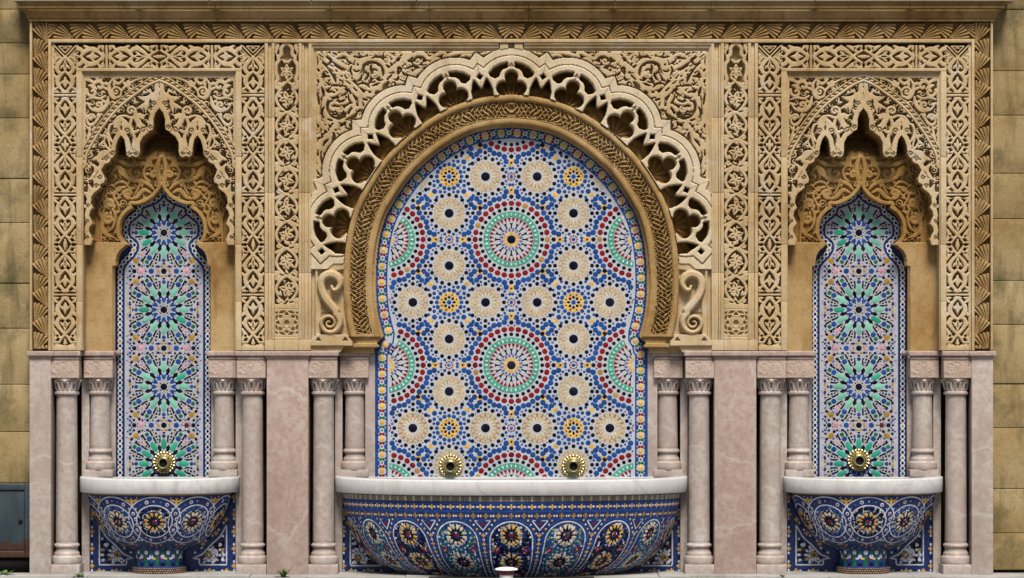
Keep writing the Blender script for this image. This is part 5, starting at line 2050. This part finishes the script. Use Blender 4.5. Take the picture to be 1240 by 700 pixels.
for m in (lambda x: x, lambda x: 2 * AX - x):
    lining(m(93.8), m(103.2), 431, 697, 0.20)         # outer reveal of the side niche
    lining(m(282.0), m(291.6), 431, 697, 0.20)
    lining(m(126.0), m(133.9), 425, 585, 0.262)
    lining(m(250.9), m(258.6), 425, 585, 0.262)
    lining(m(403.6), m(412.6), 431, 697, 0.19)
    lining(m(441.0), m(453.0), 425, 600, 0.146)
    # gap backs coloured dark to stand for the black shade between columns
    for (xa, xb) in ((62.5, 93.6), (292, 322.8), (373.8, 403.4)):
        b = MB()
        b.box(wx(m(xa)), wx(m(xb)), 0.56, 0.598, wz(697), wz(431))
        b.build("shade_back_slab", M['mortar_gap_shade'], lin_t)
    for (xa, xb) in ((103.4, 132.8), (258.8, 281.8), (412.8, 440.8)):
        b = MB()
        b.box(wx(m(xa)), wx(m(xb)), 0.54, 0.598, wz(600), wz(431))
        b.build("shade_back_slab", M['mortar_gap_shade'], lin_t)
# long lintel stone carrying the carved work over the capitals
for (xa, xb) in ((37, 140), (256, 455), (783.4, 982.4), (1098.4, 1201.4)):
    b = MB()
    b.box(wx(xa), wx(xb), 0.235 if xa in (37, 1098.4) else 0.235, 0.58, wz(430.8), wz(424.8))
    b.build("lintel", M['rose'], lin_t)


# ================================================================== BASINS
def basin(cx_, label, half, prof, rim_half, bulge, rim_rows, deco, foot=None, group=None, front=0.42, y0=0.10, rimlab=None):
    """half bowl standing against the wall; prof: (row, share of the half width)"""
    root = thing("fountain_basin", label, "basin", (cx_, y0, 0), group)
    rows = np.array([p[0] for p in prof], float)
    sh = np.array([p[1] for p in prof], float)
    a_ = half * S
    b_ = front
    arc = np.concatenate([[0], np.cumsum(np.hypot(np.diff(rows), np.diff(sh) * half * 0.72))])
    L = arc[-1]
    tt = np.linspace(0, L, 60)
    cr = cat(np.stack([sh, rows], 1), 10)
    ca = np.concatenate([[0], np.cumsum(np.hypot(np.diff(cr[:, 1]), np.diff(cr[:, 0]) * half * 0.72))])
    ca *= L / ca[-1]

    def surf(p, q, h=0.0):
        """p: pixels of arc measured at the rim (0 in front), q: pixels down the belly"""
        s_ = float(np.interp(q, ca, cr[:, 0])); z = float(np.interp(q, ca, cr[:, 1]))
        s2 = float(np.interp(q + 1, ca, cr[:, 0])); z2 = float(np.interp(q + 1, ca, cr[:, 1]))
        ph = p / half
        e = 1.0
        x = a_ * s_ * sin(ph)
        y = -b_ * s_ * cos(ph)
        # outward normal
        dz = (z2 - z) * S
        dr = (s2 - s_)
        nr = dz
        nz_ = dr * a_
        ln = sqrt(nr * nr + nz_ * nz_) + 1e-9
        nr, nz_ = nr / ln, nz_ / ln
        if nr < 0:
            nr, nz_ = -nr, -nz_
        return (x + h * nr * sin(ph), y - h * nr * cos(ph) * 0.9, wz(z) + h * nz_)

    # belly
    n, m = 72, 44
    qs = np.linspace(0, L, m)
    pm = half * pi / 2
    vs = [surf(p, q) for q in qs for p in np.linspace(-pm, pm, n)]
    fs = np.array([(j * n + i, (j + 1) * n + i, (j + 1) * n + i + 1, j * n + i + 1) for j in range(m - 1) for i in range(n - 1)])
    bowl = link("bowl", mesh_np("bowl", vs, fs, M['bluebase'], smooth=True), root)
    Tb = Tiles()
    deco(Tb, half, L, lambda q: float(np.interp(q, ca, cr[:, 0])))
    lim = half * 1.50
    Tb.t = [t for t in Tb.t if np.abs(t[0][:, 0]).max() < lim and t[0][:, 1].min() > 0.2 and t[0][:, 1].max() < L - 0.5]
    Tb.build(root, surf, stuff="mosaic_pieces", flip=False)
    # rim
    rt, rb = rim_rows
    rh = rim_half * S
    bl = bulge
    poly = []
    N_ = 64
    for i in range(N_ + 1):
        t = -1 + 2 * i / N_
        e = max(0.0, 1 - abs(t) ** 2.6) ** 0.62
        poly.append((rh * t, -bl * e))
    vs, fs = [], []
    z1, z0 = wz(rt), wz(rb)
    ins = 0.13
    prof_r = [(1.0, z0, 0.006), (1.0, z0 + 0.006, 0.0), (1.0, z1 - 0.014, 0.0), (1.0, z1 - 0.006, 0.003), (1.0, z1 - 0.001, 0.009), (1.0, z1, 0.018)]
    for (_, z, d) in prof_r:
        for (x, y) in poly:
            ln = sqrt(x * x + y * y) + 1e-6
            vs.append((x * (1 - d / rh), y * (1 - d / max(bl, 0.01)) , z))
    inr = []
    for (x, y) in poly:
        inr.append((x * (1 - ins / rh), min(0.0, y * (1 - ins / bl)) + 0.0))
    for z in (z1, z0):
        for (x, y) in inr:
            vs.append((x, y, z))
    w = N_ + 1
    for j in range(len(prof_r) + 1):
        for i in range(N_):
            fs.append((j * w + i, j * w + i + 1, (j + 1) * w + i + 1, (j + 1) * w + i))
    lastj = len(prof_r) + 1
    for i in range(N_):
        fs.append((lastj * w + i, lastj * w + i + 1, i + 1, i))
    rim = link("rim", mesh_np("rim", vs, fs, M['white']), root)
    b = MB()
    for sg in (-1, 1):
        b.box(sg * rh, sg * (rh - 0.20), 0.0015, 0.17, z0, z1, 0.006)
    b.box(-rh + 0.201, rh - 0.201, 0.0015, 0.03, z0, z1 - 0.004, 0.002)
    b.build("rim_shoulder", M['white'], root)
    vs = [(x * 0.995, y * 0.995, z1 - 0.05) for x, y in inr]
    link("water", mesh_np("water", vs, [list(range(len(vs)))], M['water']), root)
    if foot:
        fr, ft, fb = foot
        b = MB()
        zt_, zb_ = wz(ft), wz(fb)
        b.lathe([(fr * S * 1.02, zt_ + 0.03), (fr * S, zt_), (fr * S, zb_)], 48, 0, 0, 'z', -pi, 0, 1, 0.8)
        b.build("foot", M['bluebase'], root, smooth=True)
        Tf = Tiles()
        h_ = fb - ft
        st = 7.0
        i0 = int(fr * 1.5 / st)
        for i in range(-i0, i0 + 1):
            x = i * st
            for k_, yy in enumerate((2.2, h_ / 2 - 2.5, h_ / 2 + 2.5, h_ - 2.2)):
                c = ['white', 'deepgreen', 'deepgreen', 'deepgreen'][k_] if i % 2 == 0 else ['deepgreen', 'white', 'blue', 'ink'][k_]
                Tf.dot(x, yy, 2.9, c, 6)
            if i % 3 == 0:
                Tf.add(starpoly(x + 3.5, h_ / 2, 2.8, 1.5, 6), 'red', 1.4)
            else:
                Tf.ell(x + 3.5, h_ / 2, 2.4, 1.3, 0, 'yellow' if i % 2 else 'white')
        Tf.build(root, lambda p, q, h: (fr * S * sin(p / fr) + h * sin(p / fr), -(fr * S * 0.8 + h) * cos(p / fr), wz(ft + q)), stuff="mosaic_pieces", flip=False)
        b = MB()
        b.lathe([(fr * S, zb_ + 0.004), (fr * S * 1.09, zb_), (fr * S * 1.14, zb_ - 0.02), (fr * S * 1.12, wz(696))], 48, 0, 0, 'z', -pi, 0, 1, 0.8)
        b.build("foot_ring", M['bluebase'], root, smooth=True)
        Tg = Tiles()
        R2 = fr * 1.16
        for k_ in range(4):
            for i in range(-16, 17):
                x = (i + 0.5 * (k_ % 2)) * 3.1
                if abs(x) < R2 * 1.5:
                    Tg.add([(x - 1.3, 1 + k_ * 2.4), (x, 0.2 + k_ * 2.4), (x + 1.3, 1 + k_ * 2.4), (x, 2.3 + k_ * 2.4)], 'gold' if (i + k_) % 3 else 'brown')
        Tg.build(root, lambda p, q, h: ((R2 * S + 0.002 + h) * sin(p / R2), -(R2 * S * 0.8 + 0.002 + h) * cos(p / R2), wz(fb + 1.0 + q)), stuff="gilded_pieces", flip=False)
    return root


def radial_set(T_, cx, cy, sx, petals, inner, outer, ring, scale=1.0, ringn=16, sy=1.0):
    """small rosette: centre, dark points, coloured petals, ring of dots; sx widens it where the bowl narrows"""
    def tr(pts):
        return [(cx + x * sx * scale, cy + y * sy * scale) for x, y in pts]
    T_.add(tr(ngon(0, 0, 2.2, 8)), inner, 1.5)
    n = petals
    for i in range(n):
        a = 2 * pi * i / n
        P = lambda r, o, a=a: (r * cos(a) - o * sin(a), r * sin(a) + o * cos(a))
        T_.add(tr([P(3.0, -0.6), P(5.4, -1.35), P(7.6, 0), P(5.4, 1.35), P(3.0, 0.6)]), 'ink')
        a2 = a + pi / n
        P = lambda r, o, a=a2: (r * cos(a) - o * sin(a), r * sin(a) + o * cos(a))
        T_.add(tr([P(5.8, 0), P(8.2, -1.5), P(10.4, -1.15), P(11.0, 0), P(10.4, 1.15), P(8.2, 1.5)]), outer, 1.2)
    for i in range(ringn):
        a = 2 * pi * (i + 0.5) / ringn
        T_.add(tr([(15.0 * cos(a) + u * cos(a) - v * sin(a), 15.0 * sin(a) + u * sin(a) + v * cos(a)) for u, v in ((-1.6, -1.9), (1.2, -2.3), (2.2, 0), (1.2, 2.3), (-1.6, 1.9))]), ring)


def deco_small(T_, half, L, share):
    for i in range(-60, 61):
        T_.add([(i * 3 - 1.4, 1.0), (i * 3 + 1.4, 1.0), (i * 3 + 1.4, 2.4), (i * 3 - 1.4, 2.4)], 'gold')
    pit = radians(36.5) * half
    vc = 36.0
    sc = 1 / share(vc)

    def ring(cx, r, w, col, h, seg=40, cy=vc):
        for i in range(seg):
            a0, a1 = 2 * pi * i / seg, 2 * pi * (i + 1) / seg
            T_.add([(cx + (r - w) * cos(a0) * sc, cy + (r - w) * sin(a0)), (cx + (r + w) * cos(a0) * sc, cy + (r + w) * sin(a0)),
                    (cx + (r + w) * cos(a1) * sc, cy + (r + w) * sin(a1)), (cx + (r - w) * cos(a1) * sc, cy + (r - w) * sin(a1))], col, h)

    for k_ in range(-3, 4):
        cx = k_ * pit
        gold = k_ % 2 == 0
        radial_set(T_, cx, vc, sc, 12, 'red', 'yellow' if gold else 'cream', 'ink' if gold else 'blue', 1.16, 16)
        if not gold:
            for i in range(12):
                a = 2 * pi * i / 12
                T_.dot(cx + 14.2 * cos(a) * sc, vc + 14.2 * sin(a), 1.5, 'brown', 5)
        for i in range(16):
            a = 2 * pi * i / 16
            T_.dot(cx + 14.4 * cos(a) * sc, vc + 14.4 * sin(a), 1.0, 'white', 4, h=1.3)
        under(T_, cx - 26 * sc, cx + 26 * sc, 12, 60, lambda c: 21.0 - np.hypot((c[:, 0] - cx) / sc, c[:, 1] - vc), ['ink', 'blue', 'navy', 'white', 'sand', 'ink'])
        ring(cx, 21.4, 0.75, 'white', 1.2)
        ring(cx, 31.5, 0.7, 'white', 0.9)
        for i in range(22):
            a = 2 * pi * i / 22 + 0.14
            x, y = cx + 26.4 * cos(a) * sc, vc + 26.4 * sin(a)
            if i % 3 == 0:
                T_.dot(x, y, 2.5, 'white', 8, h=1.2)
                T_.dot(x, y, 1.5, 'red', 4, h=2.0)
            else:
                T_.dot(x, y, 1.2, 'white' if i % 3 == 1 else 'slate', 4)
        # yellow lily in the gap at the rim
        gx = cx + pit / 2
        for (ox, oy, rx, ry, an) in ((0, 11, 1.8, 3.6, 0), (-4.4, 8.6, 3.6, 1.4, 0.35), (4.4, 8.6, 3.6, 1.4, -0.35), (0, 7.2, 1.4, 1.8, 0)):
            T_.ell(gx + ox * 1.05, oy, rx * 1.05, ry, an, 'yellow', 8, 1.3)
        T_.add([(gx - 8, 4.4), (gx + 8, 4.4), (gx + 7, 5.2), (gx - 7, 5.2)], 'white')
        for sgn in (-1, 1):
            T_.add([(gx + sgn * 8.6, 5), (gx + sgn * 1.0, 17.5), (gx, 16.6), (gx + sgn * 7.6, 5)][::sgn], 'white')
        # lower belly
        for i, (ox, oy, r, c) in enumerate([(0, 70, 2.4, 'brown'), (-8, 72, 2.4, 'gold'), (8, 72, 2.4, 'gold'), (0, 77, 2.2, 'gold'), (14, 66, 1.8, 'deepgreen'), (-14, 66, 1.8, 'deepgreen'),
                                            (0, 64, 2.2, 'maroon'), (-20, 74, 2.2, 'deepgreen'), (20, 74, 2.2, 'deepgreen'), (-14, 80, 2.4, 'gold'), (14, 80, 2.4, 'gold'),
                                            (0, 84, 2.0, 'white'), (-8, 88, 2, 'deepgreen'), (8, 88, 2, 'deepgreen'), (24, 62, 1.6, 'white'), (-24, 62, 1.6, 'white')]):
            T_.ell(cx + ox * sc * 1.1, oy, r * sc * 1.2, r, 0, c, 6)


def deco_big(T_, half, L, share):
    for i in range(-120, 121):
        x = i * 3.1
        T_.add([(x - 1.35, 0.6), (x + 1.35, 0.6), (x + 1.35, 6.4), (x - 1.35, 6.4)], 'sand' if i % 4 else 'cream', 0.9)
        if i % 4 == 0:
            for (ox, oy) in ((0, 0), (2.0, 0), (-2.0, 0), (0, 2.0), (0, -2.0)):
                T_.dot(x + ox, 13.0 + oy, 1.35, 'yellow', 4, rot=0)
        elif i % 4 == 2:
            for ox in (-2.4, 0, 2.4):
                T_.ell(x + ox, 13.0, 1.2, 1.5, 0, 'white' if ox else 'slate', 6)
            T_.dot(x, 13.0, 0.8, 'ink', 4, h=1.8)
        if i % 5 == 0:
            for (ox, oy) in ((0, 0), (2.2, 0), (-2.2, 0), (0, 2.2), (0, -2.2)):
                T_.dot(x + ox, 24.0 + oy, 1.45, 'gold', 4, rot=0)
        elif i % 5 in (2, 3):
            T_.ell(x, 24.0, 1.3, 1.6, 0, 'cream', 6)
    for i in range(-120, 121):
        x = i * 3.1
        for yy, hh in ((7.6, 1.9), (17.4, 2.0), (28.0, 1.3)):
            T_.add([(x - 1.5, yy), (x + 1.5, yy), (x + 1.5, yy + hh), (x - 1.5, yy + hh)], 'blue', 0.8)
    pit = radians(19.7) * half
    for k_ in range(-4, 5):
        cx = k_ * pit
        wgt = k_ % 2 == 0
        # tongue outline
        out_ = []
        for i in range(25):
            t = i / 24
            a = pi * (1 - t)
            out_.append((cx + 27.5 * cos(a), 56 - 25.0 * sin(a)))
        side = [(cx + 27.5, 56), (cx + 28.5, 76), (cx + 28.5, 100), (cx + 26, 125), (cx + 22, 150), (cx + 18, 170)]
        full_ = [(2 * cx - x, y) for x, y in side[::-1]] + out_[1:-1] + side
        full_ = dense(full_, 4.5)
        ribbon(T_, full_, 0.0, 1.7, 'white', 1.2)
        ribbon(T_, full_, -3.2, 2.0, 'blue', 0.9)
        T1 = Tiles()
        for (vc, sx) in ((48, 1 / share(48)), (86, 1 / share(86)), (122, 1 / share(122))):
            radial_set(T1, cx, vc, min(sx, 1.25), 12, 'red', 'yellow' if wgt else 'cream', 'ink' if wgt else 'deepgreen', 1.2, 16, 1.04)
            n = 20
            for i in range(n):
                a = 2 * pi * i / n
                T1.dot(cx + 21.6 * cos(a), vc + 21.0 * sin(a), 2.3, 'ink' if wgt else 'blue', 6)
            for i in range(n):
                a = 2 * pi * (i + 0.5) / n
                T1.dot(cx + 18.8 * cos(a), vc + 18.6 * sin(a), 1.5, 'blue' if wgt else 'white', 4)
                T1.dot(cx + 13.4 * cos(a) , vc + 13.6 * sin(a), 0.9, 'white', 4)
        for vy in (67, 104):
            for sg in (-1, 1):
                for (ox, oy) in ((0, 3), (0, -3), (3, 0), (-3, 0)):
                    T1.dot(cx + sg * 19.5 + ox, vy + oy, 1.9, 'red', 6)
                T1.dot(cx + sg * 19.5, vy, 1.3, 'pink', 5, h=1.4)
                T1.ell(cx + sg * 11, vy, 2.6, 1.8, 0, 'ink' if wgt else 'blue')
            T1.ell(cx, vy, 3.2, 1.6, 0, 'ink' if wgt else 'blue')
        fn = poly_clear(np.vstack([inset_path(full_, 1.6)]))
        under(T_, cx - 30, cx + 30, 32, 175, fn, ['blue', 'ink', 'ink', 'navy', 'white', 'sand'] if wgt else ['blue', 'blue', 'deepgreen', 'white', 'navy', 'sand'])
        T1.inside(lambda c, fn=fn: fn(c) - 0.6)
        T_.t += T1.t
        # dividing band
        gx = cx + pit / 2
        for i, v in enumerate(np.arange(48, 168, 5.6)):
            if i % 2 == 0:
                for (ox, oy) in ((0, 0), (1.8, 0), (-1.8, 0), (0, 1.8), (0, -1.8)):
                    T_.dot(gx + ox, v + oy, 1.2, 'yellow', 4, rot=0)
            else:
                T_.dot(gx, v, 1.8, 'white', 6)
                T_.dot(gx, v, 0.9, 'ink', 4, h=2)
        T_.add(starpoly(gx, 34.5, 3.0, 1.4, 5, pi / 2), 'red', 1.6)
        for sg in (-1, 1):
            T_.add([(gx, 43), (gx + sg * 10.5, 30.2), (gx + sg * 8.8, 30.2), (gx, 40.6)][::sg], 'white')
            for i in range(4):
                t = i / 3
                T_.dot(gx + sg * (4 + 11 * t), 45.5 - 16 * t, 1.5, 'yellow' if i % 2 else 'white', 5)
        T_.add([(gx - 10, 29.4), (gx + 10, 29.4), (gx + 8.8, 30.4), (gx - 8.8, 30.4)], 'white')


side_prof = [(596, 1.0), (604, 0.988), (614, 0.955), (624, 0.905), (634, 0.84), (644, 0.765), (652, 0.68), (659, 0.56), (664, 0.43), (668, 0.325)]
kS = 1 + 0.10 / DIST
for sg_, wd_ in ((1, "left"), (-1, "right")):
    basin(NL * kS * sg_, "mosaic bowl basin with white rim below the %s niche" % wd_, 88.0, side_prof, 97.0, 0.36, (578.2, 596.6), deco_small, (28.5, 667, 686), "side basins", 0.33, 0.13)
big_prof = [(597.0, 1.0), (610, 0.993), (622, 0.98), (634, 0.962), (646, 0.94), (657, 0.912), (667, 0.876), (676, 0.832), (684, 0.775), (690, 0.715), (697, 0.62)]
basin(0.0, "wide mosaic basin with white marble rim under the great arch", 206.0, big_prof, 214.5, 0.55, (578.0, 596.4), deco_big, None, None, 0.52, 0.12)


# ================================================================== LOWER TILED PANELS
def dado(cx_, label, w2, foot_half, group=None, depth=0.235):
    root = thing("tiled_dado", label, "tile panel", (cx_, 0, 0), group)
    k_ = 1 + depth / DIST
    mp = flat_mapper(depth, k_)
    vs = [mp(x, y, -0.001) for x, y in ((-w2 - 3, 698), (w2 + 3, 698), (w2 + 3, 585), (-w2 - 3, 585))]
    link("backing", mesh_np("backing", vs, [[0, 1, 2, 3]], M['bluebase']), root)
    D_ = Tiles()

    def border(pts, st, pit=5.2):
        for n_, (x, y, a) in enumerate(walk(pts, pit, st)):
            if n_ % 4 == 0:
                for (ox, oy) in ((0, 0), (1.9, 0), (-1.9, 0), (0, 1.9), (0, -1.9)):
                    D_.dot(x + ox, y + oy, 1.25, 'yellow', 4, rot=0)
            elif n_ % 4 == 2:
                D_.dot(x, y, 1.6, 'ink', 4)
            else:
                D_.ell(x, y, 1.7, 1.5, a, 'white', 5)
    for sg in (-1, 1):
        border([(sg * (w2 - 5), 600), (sg * (w2 - 5), 691)], 2)
        border([(sg * (w2 - 12), 691), (sg * (foot_half + 6), 691)], 2)
        if foot_half < 60:
            tri = [(sg * (w2 - 14), 636), (sg * (w2 - 14), 684), (sg * (foot_half + 12), 684), (sg * (foot_half + 12), 677), (sg * (foot_half + 4), 676), (sg * (foot_half + 16), 671), (sg * (w2 - 33), 660), (sg * (w2 - 22), 650)]
            cen = (sg * (w2 - 36), 672)
            border([(sg * (w2 - 14), 628), (sg * (w2 - 26), 645), (sg * (w2 - 42), 657), (sg * (foot_half + 14), 666), (sg * (foot_half + 2), 671)], 1)
        else:
            tri = [(sg * (w2 - 13), 642), (sg * (w2 - 13), 685), (sg * (w2 - 52), 685), (sg * (w2 - 40), 675), (sg * (w2 - 26), 661)]
            cen = (sg * (w2 - 22), 676)
            border([(sg * (w2 - 10), 632), (sg * (w2 - 22), 652), (sg * (w2 - 38), 668), (sg * (w2 - 58), 682)], 1)
        fnt = poly_clear(np.array(tri))
        xs_, ys_ = [p[0] for p in tri], [p[1] for p in tri]
        loop_ = dense(tri + [tri[0]], 4.0)
        ribbon(D_, loop_, 0.0, 1.7, 'white', 1.0)
        under(D_, min(xs_), max(xs_), min(ys_), max(ys_), lambda c, f=fnt: f(c) - 1.4, ['ink', 'white', 'blue', 'navy', 'ink', 'white', 'maroon'], 3.3)
        T1 = Tiles()
        for ring_, n_, r0, rr, c in ((0, 8, 3.0, 1.5, 'gold'), (1, 12, 6.4, 1.9, 'white'), (2, 12, 10.2, 2.2, 'white'), (3, 14, 14.2, 2.2, 'ink'), (4, 18, 18.6, 2.3, 'white'), (5, 22, 23.4, 2.4, 'ink'), (6, 24, 28.4, 2.5, 'maroon'), (7, 28, 33.5, 2.4, 'white')):
            for i in range(n_):
                a = 2 * pi * (i + 0.5 * (ring_ % 2)) / n_
                T1.ell(cen[0] + r0 * cos(a), cen[1] + r0 * sin(a), rr * 1.1, rr * 0.8, a, c if (i + ring_) % 7 else 'brown', 6, 1.9)
        fn = poly_clear(np.array(tri))
        T1.inside(lambda c, fn=fn: fn(c) - 1.9)
        D_.t += T1.t
    D_.build(root, mp, stuff="mosaic_pieces")
    return root


dd_ = dado(NL, "blue mosaic tile dado behind the foot of the left basin", 91.0, 32, "side dados")
copy_tree(dd_, (-NL, 0, 0), "blue mosaic tile dado behind the foot of the right basin")
dado(0.0, "blue mosaic tile dado behind the wide central basin", 208.0, 150)


# ================================================================== SPOUTS
def spout(px, py, depth, label, root=None):
    k_ = 1 + depth / DIST
    loc = ((px - AX) * S * k_, depth - 0.003, ZC + (HY - py) * S * k_)
    if root is not None:
        return copy_tree(root, loc, label)
    o = thing("brass_spout", label, "spout", loc, "brass water spouts")
    b = MB()
    b.lathe([(13.2 * S, 0.0), (13.2 * S, -0.006), (12.0 * S, -0.012), (9.0 * S, -0.014)], 40, axis='y')
    b.build("back_plate", M['brass'], o, smooth=True)
    for i in range(20):
        a = 2 * pi * i / 20
        pb = MB()
        pr = [(0.2, -0.002), (1.9, -0.008), (2.1, -0.013), (1.3, -0.019), (0.15, -0.021)]
        pb.lathe([(r * S, y) for r, y in pr], 10, 12.6 * S * cos(a), 12.6 * S * sin(a) * 0, axis='y')
        pb.v = [(x, y, z + 12.6 * S * sin(a)) for x, y, z in pb.v]
        pb.build("petal", M['brass'], o, smooth=True)
    b = MB()
    b.lathe([(9.8 * S, -0.012), (9.6 * S, -0.022), (8.6 * S, -0.034), (7.2 * S, -0.044), (6.2 * S, -0.050)], 40, axis='y')
    b.build("boss", M['brass'], o, smooth=True)
    b = MB()
    b.lathe([(7.0 * S, -0.048), (7.9 * S, -0.056), (7.7 * S, -0.068), (6.4 * S, -0.075), (5.1 * S, -0.073), (4.7 * S, -0.060), (4.7 * S, -0.010)], 36, axis='y')
    b.build("nozzle", M['brass'], o, smooth=True)
    b = MB()
    b.lathe([(4.8 * S, -0.056), (0.01 * S, -0.054)], 24, axis='y')
    b.build("bore", M['void'], o)
    return o


sp = spout(545.6, 564.5, 0.15, "brass flower spout on the big tile panel, the one to the left")
spout(694.2, 564.5, 0.15, "brass flower spout on the big tile panel, the one to the right", sp)
spout(199.0, 560.5, 0.285, "brass flower spout at the foot of the left niche's tile panel", sp)
spout(1039.6, 557.5, 0.285, "brass flower spout at the foot of the right niche's tile panel", sp)

# ================================================================== SMALL THINGS
cab = thing("utility_cabinet", "rusty blue steel utility cabinet door at the foot of the block wall", "cabinet", (wx(10), 0.10, 0))
b = MB()
x0, x1 = wx(-42) - wx(10), wx(35.6) - wx(10)
b.box(x0, x0 + 0.05, -0.035, 0.03, wz(676), wz(586.5), 0.004)
b.box(x1 - 0.05, x1, -0.035, 0.03, wz(676), wz(586.5), 0.004)
b.box(x0 + 0.0505, x1 - 0.0505, -0.033, 0.03, wz(594), wz(586.5), 0.004)
b.box(x0 + 0.0505, x1 - 0.0505, -0.033, 0.03, wz(676), wz(668), 0.004)
b.build("frame", M['steel'], cab)
b = MB()
b.box(x0 + 0.054, x1 - 0.054, -0.022, 0.02, wz(667.5), wz(594.5), 0.005)
door = b.build("door", M['steel'], cab)
b = MB()
b.lathe([(0.016, -0.024), (0.016, -0.029), (0.010, -0.031), (0.001, -0.0312)], 16, (wx(22.6) - wx(10)), 0, axis='y')
b.v = [(x, y, z + wz(632.5)) for x, y, z in b.v]
b.build("lock", M['void'], door)
b = MB()
b.box(x0, x1, -0.012, 0.0, wz(694), wz(677))
b.build("sill_gap", M['void'], cab)

post = thing("low_post", "small white-capped post with a red collar standing in front of the wide basin", "post", (wx(613.2) * 0.95, -0.95, -0.038))
b = MB()
b.lathe([(0.001, 0.0), (0.058, 0.0), (0.055, 0.01), (0.050, 0.087)], 28)
b.build("stem", M['whitepaint'], post, smooth=True)
b = MB()
b.lathe([(0.050, 0.087), (0.056, 0.089), (0.056, 0.113), (0.050, 0.115)], 28)
b.build("collar", M['red'], post, smooth=True)
b = MB()
b.lathe([(0.050, 0.115), (0.078, 0.118), (0.084, 0.124), (0.078, 0.131), (0.05, 0.138), (0.001, 0.141)], 32)
b.build("cap", M['whitepaint'], post, smooth=True)


def weed(px, y, n, hgt, spread, label):
    r = random.Random(int(px))
    o = thing("weed", label, "weed", (wx(px), y, -0.034), "weeds in the paving")
    for i in range(n):
        a = r.uniform(0, 2 * pi)
        l = hgt * r.uniform(0.5, 1.1)
        d = spread * r.uniform(0.2, 1.0)
        w = r.uniform(0.004, 0.009)
        c, s_ = cos(a), sin(a)
        pts = [(0.15, 0.0, 0.5), (0.45, 0.55, 1.0), (0.8, 0.9, 0.8), (1.0, 0.85 + r.uniform(-0.2, 0.2), 0.05)]
        vs, fs = [], []
        for (t, z, ww) in pts:
            vs += [(d * t * c - w * ww * s_, d * t * s_ + w * ww * c, l * z), (d * t * c + w * ww * s_, d * t * s_ - w * ww * c, l * z)]
        for q in range(3):
            fs.append((2 * q, 2 * q + 1, 2 * q + 3, 2 * q + 2))
        link("leaf", mesh_np("leaf", vs, fs, M['weed']), o)


weed(346, -0.20, 34, 0.065, 0.085, "tuft of green weed sprouting at the foot of the broad left pier")
weed(102, -0.20, 14, 0.03, 0.07, "small low weed at the foot of the left basin's tall outer column")
weed(8, -0.06, 26, 0.035, 0.14, "weed growing along the wall under the blue cabinet")
weed(944, -0.20, 10, 0.02, 0.06, "tiny weed in the joint right of the broad right pier")
